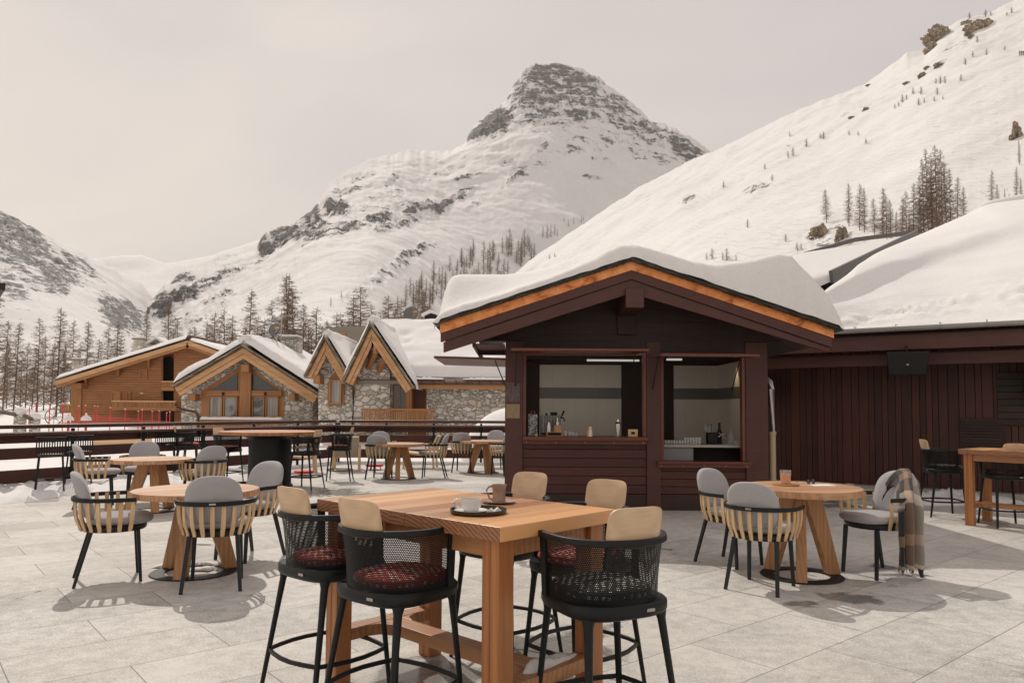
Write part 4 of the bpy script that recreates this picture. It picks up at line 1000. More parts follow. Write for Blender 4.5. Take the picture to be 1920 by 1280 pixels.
# ---- things on the tables
def onpix(px, py, z): return G(px, py, z)
TZ = .996
p = onpix(897, 961, TZ); t = thing('serving_tray', 'round dark metal tray under the white cup on the near table', 'tray', p)
m = MB(); m.lathe([(0, .0), (.129, .0), (.136, .005), (.138, .021), (.135, .021), (.131, .007), (0, .0045)], 48, cap=False); m.build('tray_body', 'traymetal', t, 40)
def cup(name, label, p, r, h, mat, rz, stripes=False):
    t = thing(name, label, 'cup', p, rz)
    if stripes: pr = [(0, 0), (r * .82, 0), (r * .86, h * .1), (r * .80, h * .35), (r * .84, h * .7), (r, h), (r * .95, h), (r * .78, h * .65), (r * .74, h * .12), (0, h * .1)]
    else: pr = [(0, 0), (r * .55, 0), (r * .72, h * .12), (r * .90, h * .4), (r, h), (r * .955, h), (r * .85, h * .4), (r * .62, h * .14), (0, h * .12)]
    m = MB(); m.lathe(pr, 48, cap=False)
    if stripes:
        for i in range(len(m.v)):
            x, y, z = m.v[i]; a = round(math.atan2(y, x) / (2 * PI) * 48); f_ = 1 + (.02 if a % 2 else -.015); m.v[i] = (x * f_, y * f_, z)
    m.build('bowl', mat, t, 60)
    m = MB(); pts = [(r * .92, 0, h * .85), (r * 1.32, 0, h * .92), (r * 1.55, 0, h * .70), (r * 1.38, 0, h * .38), (r * .88, 0, h * .26)] if not stripes else [(r * .9, 0, h * .9), (r * 1.35, 0, h * .86), (r * 1.65, 0, h * .66), (r * 1.45, 0, h * .45), (r * 1.25, 0, h * .2), (r * .84, 0, h * .12)]
    m.tube(pts, r * .075, 8, sq=1.6); m.build('handle', mat, t, 60)
    m = MB(); m.lathe([(0, h * .8), (r * .9, h * .8)], 32, cap=False); m.build('coffee', 'coffee', t)
M_['coffee'] = plain('coffee', (.05, .02, .01), .1, 0, .1)
def saucer(label, p, r, mat):
    m = MB(); m.lathe([(0, 0), (r * .55, 0), (r * .7, .004), (r, .010), (r * .995, .012), (r * .68, .0065), (0, .0045)], 48, cap=False)
    o = m.build('saucer', mat, None, 60); o.location = p; tag(o, label, 'saucer', 'saucers')
ps = onpix(883, 959.5, TZ + .0048); saucer('white saucer under the white cup on the dark tray', ps, .080, 'white')
cup('coffee_cup', 'white low coffee cup with a loop handle on the dark tray', ps + Vector((0, 0, .0048)), .054, .060, 'white', R(182))
for k, (px, py) in enumerate([(919, 960.5), (932, 959)]):
    m = MB(); m.extrude([(-.024, -.012, 0), (.024, -.012, 0), (.002, -.008, .020)], (.003, .022, .002)); o = m.build('sugar_packet', 'paper', None, bevel=.001)
    o.location = onpix(px, py, TZ + .0055); o.rotation_euler = (0, 0, .3 * k); tag(o, 'white sugar wedge on the dark tray, %s' % ('left one touching the saucer' if k == 0 else 'right one near the rim'), 'sugar', 'sugar on the tray')
ps = onpix(935.5, 942, TZ); saucer('brown saucer under the striped mug on the near table', ps, .092, 'ceramic')
cup('mug', 'tall striped brown stoneware mug on the near bar table', ps + Vector((0, 0, .0048)), .041, .092, 'ceramic', R(178), True)
M_['thin'] = plain('thin_clear_glass', (.80, .82, .82), .04, 0, .0, Alpha=.13)
# tea table things
z = .8065
pt = onpix(1473, 909, z); t = thing('tea_glass', 'glass of amber tea on a wooden saucer', 'glass', pt + Vector((0, 0, .014)))
m = MB(); m.lathe([(0, 0), (.046, 0), (.052, .125), (.050, .125), (.044, .006), (0, .006)], 32, cap=False); m.build('glass_wall', 'thin', t, 60)
m = MB(); m.lathe([(0, .0065), (.0435, .0065), (.0475, .090), (0, .090)], 32, cap=False); m.build('tea', 'tea', t, 60)
m = MB(); m.lathe([(0, 0), (.115, 0), (.122, .006), (.12, .013), (0, .013)], 40, cap=False); o = m.build('wooden_saucer', 'splayleg', None, 50); o.location = pt; tag(o, 'round wooden saucer under the glass of tea', 'saucer')
m = MB(); m.box((0, 0, .003), (.21, .15, .006)); o = m.build('folded_menu', 'paper', None, bevel=.001); o.location = onpix(1541, 910, z); o.rotation_euler = (0, 0, R(8)); tag(o, 'white folded paper lying on the tea table', 'paper')
t = thing('sunglasses', 'dark sunglasses lying on the tea table beside the paper', 'sunglasses', onpix(1520, 908, z + .001), R(25))
for sx in (-1, 1):
    m = MB(); m.lathe([(0, 0), (.022, 0), (.024, .003), (.022, .005), (0, .005)], 20, cap=False); o = m.build('lens', 'pane', t, 50); o.rotation_euler = (R(80), 0, 0); o.location = (sx * .03, 0, .026)
m = MB(); m.tube([(-.055, 0, .035), (0, -.003, .038), (.055, 0, .035)], .0025, 6); m.tube([(.055, 0, .035), (.06, .09, .03), (.055, .12, .012)], .0022, 6); m.tube([(-.055, 0, .035), (-.06, .09, .03), (-.055, .12, .012)], .0022, 6); m.build('frame', 'metal', t, 60)

# ---- plaid blanket hung over the back and right arm of a chair
def plaid():
    k = NT('plaid_wool'); uv = k.n('TexCoord'); sp = k.n('SeparateXYZ'); k.t.links.new(uv.outputs['UV'], sp.inputs[0])
    def bands(v, sc):
        return k.ramp(k.math('FRACT', k.math('MULTIPLY', v, sc)), [(.0, (.003, .003, .004)), (.40, (.34, .20, .12)), (.54, (.006, .006, .008)), (.80, (.58, .49, .40))], 'CONSTANT')
    n = k.noise(k.co(), 260, 2, .8)
    c = k.mix(.5, bands(sp.outputs[0], 1.9), bands(sp.outputs[1], 1.5))
    c = k.mix(k.ramp(n, [(.5, 0.), (.75, .16)]), c, (.62, .56, .50))
    return k.done(c, .95, k.bump(n, .8, .006), Sheen_Weight=.3)
M_['plaid'] = plaid()
bc = CH[7]; 
pth = [(.04, -.21, .84), (.01, -.27, .935), (-.05, -.29, .968), (-.12, -.25, .94), (-.19, -.18, .87), (-.26, -.11, .80), (-.33, -.05, .735), (-.352, -.03, .62), (-.36, -.02, .48), (-.365, -.01, .34), (-.37, -.005, .20), (-.375, .0, .11)]
nv, nu = 54, 40; vs, uv = [], []
Lp = [0]
for a, b in zip(pth, pth[1:]): Lp.append(Lp[-1] + (Vector(b) - Vector(a)).length)
def pathat(s):
    L = s * Lp[-1]
    for i in range(len(pth) - 1):
        if L <= Lp[i + 1] + 1e-9: return Vector(pth[i]).lerp(Vector(pth[i + 1]), (L - Lp[i]) / (Lp[i + 1] - Lp[i]))
    return Vector(pth[-1])
for j in range(nv + 1):
    s = j / nv; c = pathat(max(0, s - .02)).lerp(pathat(min(1, s + .02)), .5); wd = lerp(.10, .135, s ** .8)
    for i in range(nu + 1):
        q = (i / nu - .5) * 2; along = Vector((-.12, -1, 0)).normalized(); outn = Vector((-1, -.1, 0))
        fold = .022 * math.sin(q * 8 + 2.2 * s + 1) + .014 * math.sin(q * 17 + 5 * s) + .01 * noise.noise(Vector((q * 3, s * 6, 2)))
        pt = c + along * q * wd + outn * (fold * (.5 + .8 * s)) + Vector((0, 0, -.09 * abs(q) ** 2 * (1 - s) - (.02 * noise.noise(Vector((q * 4, 7, 1))) if s > .9 else 0)))
        if s < .55: pt += Vector((0, 0, -.10 * q * q * (1 - s)))
        vs.append(pt); uv.append((i / nu * .62, s * 1.25))
k = nu + 1; fs = [(j * k + i, j * k + i + 1, (j + 1) * k + i + 1, (j + 1) * k + i) for j in range(nv) for i in range(nu)]
t = thing('plaid_blanket', 'black, tan and grey plaid blanket draped over the right armchair', 'blanket', bc.location, bc.rotation_euler[2])
m = MB(); m.add(vs, fs); o = m.build('cloth', 'plaid', t, 180, uv=uv, fix=False)
sm = o.modifiers.new('thickness', 'SOLIDIFY'); sm.thickness = .010
m = MB(); rf = random.Random(2)
for i in range(0, 70):
    q = i / 69; a = vs[nv * k + int(q * nu)]; m.tube([a, a + Vector((rf.uniform(-.01, .01), rf.uniform(-.01, .01), -rf.uniform(.02, .045)))], [.0022, .0008], 4)
m.build('fringe', 'plaid', t)
# crumbs and patches of old snow on the paving
def snow_patch(pts, z, label, seed, h=.05, name='snow_patch', group='patches of old snow'):
    cx = sum(p[0] for p in pts) / len(pts); cy = sum(p[1] for p in pts) / len(pts); m = MB(); n = 48; rings = 8
    def rad(a):
        best = 0
        for (x0, y0), (x1, y1) in zip(pts, pts[1:] + pts[:1]):
            d = (math.cos(a), math.sin(a)); ex, ey = x1 - x0, y1 - y0; den = d[0] * ey - d[1] * ex
            if abs(den) < 1e-9: continue
            t_ = ((x0 - cx) * ey - (y0 - cy) * ex) / den; u_ = ((x0 - cx) * d[1] - (y0 - cy) * d[0]) / den
            if t_ > 0 and -1e-6 <= u_ <= 1 + 1e-6: best = max(best, t_)
        return best
    for i in range(n):
        a = 2 * PI * i / n; r_ = rad(a) * (1 + .22 * noise.fractal(Vector((math.cos(a) * 3, math.sin(a) * 3, seed)), .7, 2.1, 4))
        for j in range(rings + 1):
            q = 1 - j / rings; x, y = math.cos(a) * r_ * q, math.sin(a) * r_ * q
            hh = h * min(1, (1 - q) * 4) ** .6 * (.55 + .8 * noise.noise(Vector((x * 3 + seed, y * 3, 0))) + .35 * noise.noise(Vector((x * 14, y * 14, seed))))
            m.v.append((x, y, max(.004 if j else -.002, hh) if j else -.002))
    k = rings + 1; m.f = [(i * k + j, ((i + 1) % n) * k + j, ((i + 1) % n) * k + j + 1, i * k + j + 1) for i in range(n) for j in range(rings)]
    o = m.build(name, 'snowdirty', smooth=180, fix=False); o.location = (cx, cy, z); tag(o, label, 'snow', group); return o

# ================================================================== KIOSK
KY = 11.2
def kp(px, py, Y=KY): p = at(px, py, Y); return p.x, p.z
M_['tube'] = plain('lit_tube', (.8, .8, .78), .4, 0, .0, Emission_Strength=.35, Emission_Color=(1, .95, .88, 1))
M_['greyfront'] = plain('grey_fridge_front', (.20, .20, .20), .4, .2, .05)
M_['frost'] = plain('cloudy_drinking_glass', (.62, .63, .62), .15, 0, .05, Alpha=.5)
kiosk = thing('kiosk', 'dark red brown wooden bar kiosk with copper trimmed roof', 'kiosk', (1.85, KY, 0)); KO = Vector((1.85, KY, 0))
def kbox(m, x0, x1, z0, z1, y0, y1): m.box(((x0 + x1) / 2 - KO.x, (y0 + y1) / 2 - KO.y, (z0 + z1) / 2), (x1 - x0, y1 - y0, z1 - z0)); return m
XL, XR = -.10, 3.84; BK = KY + 2.35
xa = kp(980, 800)[0]; xb = kp(1213, 800)[0]; xc = kp(1239, 800)[0]; xd = kp(1399, 800)[0]
zs1 = kp(1100, 822)[1]; zs2 = kp(1320, 866)[1]; ztop = kp(1100, 668)[1]
for x0, x1 in ((XL, xa), (xb, xc), (xd, XR)):
    kbox(MB(), x0, x1, .02, 2.52, KY, KY + .22).build('post', 'fascia', kiosk, bevel=.006)
def boards(m, x0, x1, z0, z1, y0, y1, n, gap=.006):
    for i in range(n):
        a = lerp(z0, z1, i / n) + gap / 2; b = lerp(z0, z1, (i + 1) / n) - gap / 2; kbox(m, x0, x1, a, b, y0 + .0015 * (i % 3), y1)
m = MB(); boards(m, xa + .001, xb - .001, .24, zs1 - .03, KY + .035, KY + .10, 6); m.build('front_panel', 'brown', kiosk, bevel=.005)
m = MB(); boards(m, xc + .001, xd - .001, .24, zs2 - .03, KY + .035, KY + .10, 4); m.build('front_panel', 'brown', kiosk, bevel=.005)
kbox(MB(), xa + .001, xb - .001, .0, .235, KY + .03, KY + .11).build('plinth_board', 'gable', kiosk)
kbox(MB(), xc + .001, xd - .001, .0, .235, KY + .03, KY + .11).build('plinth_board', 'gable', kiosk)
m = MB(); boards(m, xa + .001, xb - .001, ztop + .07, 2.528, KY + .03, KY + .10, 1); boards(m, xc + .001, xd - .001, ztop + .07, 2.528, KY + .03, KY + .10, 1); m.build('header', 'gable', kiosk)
# gable infill above the posts
cx_ = 1.72
gx = [(-.55, 2.525), (4.1, 2.525), (4.1, 2.62), (cx_, 3.42), (-.55, 2.66)]
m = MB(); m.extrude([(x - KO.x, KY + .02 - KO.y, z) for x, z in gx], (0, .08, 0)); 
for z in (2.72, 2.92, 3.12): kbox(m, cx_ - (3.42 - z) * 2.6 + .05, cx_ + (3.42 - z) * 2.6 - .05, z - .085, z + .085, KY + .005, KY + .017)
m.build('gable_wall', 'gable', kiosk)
kbox(MB(), cx_ - .14, cx_ + .14, 2.62, 3.05, KY - .04, KY + .004).build('king_post', 'gable', kiosk, bevel=.01)
# side and back walls
m = MB(); kbox(m, XL, XL + .10, 0, 1.05, KY + .221, BK); kbox(m, XL, XL + .10, 2.25, 2.6, KY + .221, BK); kbox(m, XL, XL + .10, 1.0505, 2.2495, BK - .5, BK); kbox(m, XL, XL + .10, 1.0505, 2.2495, KY + .221, KY + .45); m.build('side_wall', 'brown', kiosk)
m = MB(); boards(m, XR - .10, XR - .005, 0, 2.55, KY + .221, BK, 16); m.build('side_wall', 'brown', kiosk)
kbox(MB(), XL, XR, 0, 2.6, BK + .001, BK + .10).build('back_wall', 'brown', kiosk)
# lining, ceiling and floor
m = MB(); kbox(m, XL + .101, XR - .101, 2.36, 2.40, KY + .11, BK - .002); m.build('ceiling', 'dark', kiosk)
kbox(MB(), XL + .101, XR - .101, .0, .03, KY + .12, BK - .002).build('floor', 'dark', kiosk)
IB = BK - .02; IR = XR - .115
def tiles():
    k = NT('wall_tiles_with_dark_band'); v = k.co(); sp = k.n('SeparateXYZ'); k.put(sp.inputs[0], v); z = sp.outputs[2]
    hx = k.math('ADD', sp.outputs[0], sp.outputs[1])
    fx = k.math('ABSOLUTE', k.math('SUBTRACT', k.math('FRACT', k.math('DIVIDE', hx, .40)), .5)); fz = k.math('ABSOLUTE', k.math('SUBTRACT', k.math('FRACT', k.math('DIVIDE', k.math('SUBTRACT', z, 1.688), .20)), .5))
    j = k.math('GREATER_THAN', k.math('MAXIMUM', fx, k.math('ADD', fz, -.004)), .494)
    band = k.math('MULTIPLY', k.math('GREATER_THAN', z, 1.688), k.math('LESS_THAN', z, 1.888))
    n = k.noise(v, 3, 3)
    c = k.mix(band, k.ramp(n, [(.3, (.76, .69, .59)), (.7, (.82, .75, .645))]), (.15, .145, .125))
    c = k.mix(k.math('MULTIPLY', j, .35), c, (.30, .28, .25)); return k.done(c, .3)
M_['tiles'] = tiles()
kbox(MB(), .50, 1.98, .9, 2.30, IB - .012, IB).build('tile_panel', 'tiles', kiosk); kbox(MB(), 2.93, IR, .9, 2.30, IB - .012, IB).build('tile_panel', 'tiles', kiosk)
kbox(MB(), IR, IR + .012, .9, 2.30, KY + .42, IB).build('tile_panel', 'tiles', kiosk)
kbox(MB(), 1.985, 2.925, .03, 2.34, IB - .03, IB - .001).build('interior_door', 'gable', kiosk)
kbox(MB(), XL + .102, .497, .03, 2.34, IB - .03, IB - .001).build('lining_board', 'gable', kiosk)
# inner counters
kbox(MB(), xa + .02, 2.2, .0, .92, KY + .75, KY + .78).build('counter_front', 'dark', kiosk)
m = MB(); kbox(m, xc - .1, IR - .001, .93, .968, KY + .20, KY + .85); m.build('worktop', 'greige', kiosk, bevel=.004)
kbox(MB(), xc + .01, 2.78, .70, .925, KY + .26, KY + .80).build('fridge_front', 'greyfront', kiosk, bevel=.006)
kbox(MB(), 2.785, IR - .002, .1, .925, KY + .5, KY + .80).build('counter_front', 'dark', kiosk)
# frames and sills
for x0, x1, zb in ((xa, xb, zs1), (xc, xd, zs2)):
    f = MB(); kbox(f, x0 + .002, x0 + .05, zb + .001, ztop + .065, KY + .02, KY + .14); kbox(f, x1 - .05, x1 - .002, zb + .001, ztop + .065, KY + .02, KY + .14); kbox(f, x0 + .0505, x1 - .0505, ztop + .02, ztop + .065, KY + .02, KY + .14); f.build('window_frame', 'varnish', kiosk, bevel=.003)
m = MB(); kbox(m, xa + .0, xb + .01, zs1 - .028, zs1 + .03, KY - .10, KY + .40); m.build('counter_sill', 'varnish', kiosk, bevel=.006)
m = MB(); kbox(m, xc - .06, xd + .06, zs2 - .028, zs2 + .012, KY - .10, KY + .22); kbox(m, xc - .05, xd + .05, zs2 - .085, zs2 - .029, KY - .03, KY + .03); m.build('counter_sill', 'varnish', kiosk, bevel=.006)
m = MB(); kbox(m, xa + .003, xb - .003, zs1 - .085, zs1 - .0285, KY - .01, KY + .034); m.build('sill_moulding', 'varnish', kiosk, bevel=.004)
m = MB()
for i in range(5): kbox(m, lerp(xa, xb, .03 + .235 * i) - .006, lerp(xa, xb, .03 + .235 * i) + .006, zs1 - .062, zs1 - .050, KY - .016, KY - .0101)
for i in range(5): kbox(m, lerp(xc, xd, .0 + .25 * i) - .006, lerp(xc, xd, .0 + .25 * i) + .006, zs2 - .062, zs2 - .050, KY - .036, KY - .0301)
m.build('screw_head', 'steel', kiosk)
# raised shutters: panels hinged above each opening, held by gas struts
M_['x_'] = None
def shutter(x0, x1, zh, zf, depth, lab):
    m = MB(); y0, y1 = KY - .0, KY - depth
    th = .035
    P = [(x0 - KO.x, y0 - KO.y, zh), (x0 - KO.x, y1 - KO.y, zf), (x0 - KO.x, y1 - KO.y, zf + th), (x0 - KO.x, y0 - KO.y, zh + th)]
    m.extrude(P, (x1 - x0, 0, 0)); 
    o = m.build('raised_shutter', 'varnish', kiosk, bevel=.004); o['label'] = lab
    for xx in (x0 + .07, x1 - .10):
        q = MB(); q.tube([(xx - KO.x, y1 + depth * .55 - KO.y, lerp(zh, zf, .45) - .003), (xx - KO.x, y0 - KO.y - .005, zh - .48)], .008, 8); q.lathe([(0, -.012), (.014, -.012), (.014, .012), (0, .012)], 12, (xx - KO.x, y0 - KO.y - .012, zh - .48), cap=False); q.build('gas_strut', 'metal', o)
        q = MB(); q.box((xx - KO.x, y1 + depth * .3 - KO.y, lerp(zh, zf, .7) - .006), (.16, .03, .010)); q.build('hinge', 'metal', o)
    return o
x0, _ = kp(958, 655, KY - 1.02); x1, _ = kp(1217, 655, KY - 1.02); shutter(x0, x1, ztop + .04, kp(1088, 655, KY - 1.02)[1] - .02, 1.02, 'wide raised shutter over the larger opening')
x0, _ = kp(1239, 662, KY - .98); x1, _ = kp(1425, 662, KY - .98); shutter(x0, x1, ztop - .03 + .03, kp(1330, 664, KY - .98)[1] - .03, .98, 'narrower raised shutter over the right opening')
# side shutter on the left wall
m = MB(); zf = 2.28; m.extrude([(XL - KO.x, .35, zf - .03), (XL - 1.12 - KO.x, .40, zf + .0), (XL - 1.12 - KO.x, .40, zf + .035), (XL - KO.x, .35, zf + .005)], (0, 1.9, 0)); o = m.build('raised_shutter', 'varnish', kiosk, bevel=.004); o['label'] = 'shutter raised on the left side wall'
q = MB(); q.tube([(XL - .17 - KO.x, .5, zf - .02), (XL - KO.x - .005, .5, zf - .42)], .009, 8); q.build('gas_strut', 'metal', o)
# roof
RY = 10.25
def rp(px, py, Y=RY): p = at(px, py, Y); return Vector((p.x - KO.x, Y - KO.y, p.z))
ap = rp(1183, 490)
def chevron(lt, lb, at_, ab, rt, rb, y, th, name, mat, bev=.004):
    P = [rp(*lb), rp(*ab), rp(*rb), rp(*rt), rp(*at_), rp(*lt)]
    m = MB(); m.extrude([Vector((p.x, y - KO.y, p.z)) for p in P], (0, th, 0)); return m.build(name, mat, kiosk, bevel=bev)
chevron((825, 606), (825, 625), (1184, 490), (1184, 506.5), (1563, 617), (1563, 634), RY - .012, .05, 'copper_flashing', 'copper', .002)
chevron((826, 625), (826, 641), (1184, 506.6), (1184, 523), (1561, 634.1), (1560, 651), RY, .07, 'fascia_board', 'fascia')
chevron((831, 641), (831, 660), (1184, 523.1), (1184, 549), (1557, 651.1), (1556, 659), RY + .035, .07, 'fascia_board', 'fascia')
sl = rp(825, 606); sr = rp(1563, 617)
def roofz(x):      # top of the deck, world x -> z
    X = x - KO.x
    return lerp(sl.z, ap.z, (X - sl.x) / (ap.x - sl.x)) if X < ap.x else lerp(ap.z, sr.z, (X - ap.x) / (sr.x - ap.x))
RXl, RXr, RXm = sl.x + KO.x, sr.x + KO.x, ap.x + KO.x
m = MB()
def deck(x0, x1, y0, y1, t0=-.03, t1=-.20):
    m.extrude([(x0 - KO.x, y0 - KO.y, roofz(x0) + t1), (x1 - KO.x, y0 - KO.y, roofz(x1) + t1), (x1 - KO.x, y0 - KO.y, roofz(x1) + t0), (x0 - KO.x, y0 - KO.y, roofz(x0) + t0)], (0, y1 - y0, 0))
deck(RXl + .02, -.56, RY + .12, RY + .75); deck(-.56, RXm, RY + .12, BK + .7); deck(RXm, RXr - .02, RY + .12, BK + .7); m.build('roof_deck', 'gable', kiosk)
kbox(MB(), cx_ - .125 - .03, cx_ + .125 - .03, kp(1184, 577, RY)[1], kp(1184, 551, RY)[1] + .08, RY - .02, KY + .02).build('ridge_beam', 'fascia', kiosk, bevel=.008)
m = MB()
for i in range(7): kbox(m, -.52, XL - .002, 2.40, 2.415, RY + .25 + i * .30, RY + .535 + i * .30)
kbox(m, -.56, -.521, 2.37, 2.44, RY + .2, BK); m.build('soffit', 'fascia', kiosk)
rs_ = random.Random(4); m = MB()
for side in (0, 1):
    xA, xB = (RXl, RXm) if side == 0 else (RXm, RXr); n = 34
    for i in range(n):
        for lay in range(2):
            x = lerp(xA, xB, (i + .5 + rs_.uniform(-.2, .2)) / n); ang = math.atan2(roofz(x + .01) - roofz(x - .01), .02); tl_ = .20 + rs_.uniform(-.02, .03)
            mm = Matrix.Translation((x - KO.x, RY + .05 - KO.y - rs_.uniform(0, .03), roofz(x) + .008 + lay * .018)) @ Matrix.Rotation(-(ang) + (.10 if side == 0 else -.10) * -1, 4, 'Y')
            m.box((0, 0, 0), (tl_, .34, .016), M=mm)
m.build('roof_slates', 'slate', kiosk)
Fl = [(810, 604), (816, 592), (824, 583), (866, 567), (952, 543), (1038, 514), (1070, 502), (1110, 484), (1140, 466), (1163, 457), (1188, 455), (1222, 461), (1260, 473), (1296, 486), (1330, 491), (1352, 492), (1390, 489), (1416, 486), (1445, 479), (1468, 474), (1494, 477), (1511, 498), (1535, 522), (1554, 542), (1568, 568), (1577, 592), (1580, 604)]
Sb = [(800, 600), (815, 560), (824, 535), (834, 528), (866, 521), (950, 521), (1000, 515), (1035, 507), (1080, 490), (1120, 474)]
fx0, fx1 = at(812, 600, 10.15).x, at(1578, 600, 10.15).x
def snowtop(x, y):
    # front profile, measured at the lip
    pf = 960 + F * x / 10.15; zf = at(pf, interp(Fl, pf), 10.15).z
    pb = 960 + F * x / 11.5; 
    zb = at(pb, interp(Sb, pb), 11.5).z if pb < 1120 else zf
    w = min(1, max(0, (y - 10.3) / .9)); w = w * w * (3 - 2 * w)
    k_ = max(0, min(1, (x - .7) / .5))
    z = lerp(zf, lerp(zb, zf + .02, k_), w)
    return z + .018 * noise.noise(Vector((x * 1.7, y * 1.5, 0))) 
m = MB(); nu, nv = 150, 44; 
def sfn(u, v):
    x = lerp(fx0, fx1, u); q_ = min(1, max(0, (x + .9) / .9)); ymax = lerp(12.3, BK + .65, q_ * q_ * (3 - 2 * q_)); y = lerp(10.08, ymax, v ** 1.5)
    base = roofz(min(max(x, RXl), RXr)) + .032 + .012 * noise.noise(Vector((x * 5, 3, 0))) + (.0 if RXl < x < RXr else -.05)
    top = max(base + .03, snowtop(x, y))
    d = min(y - 10.08, (x - fx0) * .9, (fx1 - x) * 1.0, (ymax - y)); r_ = .20 + .05 * noise.noise(Vector((x * 2, 4, 0)))
    e_ = math.sqrt(max(0, 1 - (1 - min(1, d / r_)) ** 2))
    z = base + (top - base) * e_
    yy = y + (.05 * noise.noise(Vector((x * 1.3, 0, 7))) + .05 * noise.noise(Vector((x * 6, 0, 7)))) * (1 - min(1, (y - 10.08) / .4)) - .02
    return Vector((x - KO.x, yy - KO.y, z))
m.grid(sfn, nu, nv); m.build('roof_snow', 'snow', kiosk, 180, fix=False)
m = MB(); rr_ = random.Random(8)
for px, py, L in [(815, 604, .10), (819, 604, .07), (823, 605, .05), (1556, 612, .06), (1559, 613, .08), (1561, 614, .05), (1545, 611, .04), (1552, 612, .09)]:
    p = rp(px, py, 10.17); m.tube([p + Vector((0, 0, .03)), p + Vector((0, 0, -L))], [.010, .002], 6)
m.build('icicle', 'glass', kiosk)
for px, py, w in [(1000, 736, .0)]: pass
# lamp tube, plaque, menu, downpipe
m = MB(); kbox(m, kp(1100, 674, KY + .8)[0], kp(1198, 674, KY + .8)[0], 2.27, 2.30, KY + .75, KY + .80); m.build('tube_light', 'tube', kiosk, bevel=.004)
m = MB(); kbox(m, 2.42, 2.66, 2.27, 2.30, KY + .45, KY + .50); m.build('tube_light', 'tube', kiosk, bevel=.004)
ll = bpy.data.lights.new('downlight', 'SPOT'); ll.energy = 9; ll.color = (1, .72, .45); ll.spot_size = R(50); ll.spot_blend = .5; ll.shadow_soft_size = .02
lo_ = bpy.data.objects.new('downlight', ll); C.objects.link(lo_); lo_.parent = kiosk; lo_.location = (IR - .07 - KO.x, KY + 1.15 - KO.y, 2.33)
def plaque(name, lab, cat, px0, py0, px1, py1, mat):
    x0, z1 = kp(px0, py0); x1, z0 = kp(px1, py1); m = MB(); m.box((0, 0, 0), (x1 - x0, .008, z1 - z0)); o = m.build(name, mat, None, bevel=.002); o.location = ((x0 + x1) / 2, KY - .006, (z0 + z1) / 2); tag(o, lab, cat); return o, x1 - x0, z1 - z0
def smoky():
    k = NT('smoky_plaque'); v = k.co(); n = k.noise(v, 9, 5, .6, 1.5); return k.done(k.ramp(n, [(.35, (.045, .02, .022)), (.7, (.14, .09, .085))]), .25)
M_['smoky'] = smoky()
plaque('wall_plaque', 'square smoky maroon plaque on the kiosk left post', 'plaque', 949, 716, 975, 754, 'smoky')
def menu():
    k = NT('kraft_menu_sheet'); v = k.co(); sp = k.n('SeparateXYZ'); k.put(sp.inputs[0], v)
    ln = k.math('GREATER_THAN', k.math('FRACT', k.math('MULTIPLY', sp.outputs[2], 52.)), .6); n = k.math('GREATER_THAN', k.noise(k.co((60, 1, 9)), 1., 2), .5)
    edge = k.math('LESS_THAN', k.math('ABSOLUTE', sp.outputs[0]), .085)
    return k.done(k.mix(k.math('MULTIPLY', k.math('MULTIPLY', ln, n), k.math('MULTIPLY', edge, .55)), (.33, .23, .13), (.10, .06, .035)), .7)
M_['menu'] = menu()
plaque('menu_sheet', 'kraft brown menu sheet below the smoky plaque on the left post', 'menu', 949.5, 757, 974.5, 784, 'menu')
t = thing('downpipe', 'grey and cream downpipe at the kiosk right corner', 'downpipe', (3.94, KY + .12, 0))
m = MB(); m.tube([(-.09, .1, 2.02), (-.06, .06, 1.97), (-.02, .0, 1.92), (0, 0, 1.82), (0, 0, 1.14)], .042, 14); m.build('upper_pipe', 'steel', t, 60)
M_['cream'] = plain('cream_plastic', (.46, .36, .24), .5, 0, .08)
m = MB(); m.tube([(0, 0, 1.17), (0, 0, .42)], .050, 14); m.lathe([(0, 0), (.058, 0), (.058, .05), (0, .05)], 16, (0, 0, 1.13), cap=False); m.build('lower_pipe', 'cream', t, 60)

# ---- things on the counter
CZ = zs1 + .031
def cx(px, Y=KY + .12): return at(px, 810, Y).x
t = thing('espresso_machine', 'black espresso machine behind a white wire grid, left in the kiosk window', 'coffee machine', (cx(1032, KY + .30), KY + .32, CZ))
m = MB(); m.box((0, 0, .16), (.30, .22, .30)); m.build('housing', 'black', t, bevel=.012)
m = MB()
for i in range(12): m.box((-.135 + i * .0245, -.125, .18), (.0035, .003, .26))
for i in range(11): m.box((0, -.129, .055 + i * .025), (.275, .003, .0035))
m.build('wire_grid', 'steel', t)
m = MB(); m.lathe([(0, 0), (.05, 0), (.055, .05), (0, .05)], 16, (.05, 0, .31), cap=False); m.lathe([(0, 0), (.018, 0), (.018, .035), (0, .035)], 12, (-.06, 0, .31), cap=False); m.build('hopper', 'metal', t, 50)
m = MB(); m.tube([(.14, -.04, .28), (.20, -.06, .27), (.215, -.06, .22)], .010, 8); m.tube([(.16, -.04, .27), (.205, -.06, .38)], [.008, .018], 8); m.build('tap', 'metal', t, 50)
t = thing('framed_poster', 'small framed black and white picture leaning at the left of the kiosk counter', 'picture', (cx(999), KY + .16, CZ))
def bwpic():
    k = NT('grey_mottled_print'); v = k.co(); n = k.noise(v, 14, 5, .6, 2.5); return k.done(k.ramp(n, [(.42, (.03, .03, .035)), (.5, (.22, .23, .24)), (.62, (.6, .6, .6))]), .3)
M_['bwpic'] = bwpic()
m = MB(); m.box((0, 0, .165), (.135, .012, .325)); m.build('print', 'bwpic', t, bevel=.002)
m = MB(); m.tube([(-.03, 0, .325), (-.025, 0, .37), (.025, 0, .37), (.03, 0, .325)], .004, 6); m.build('hanging_loop', 'copper', t)
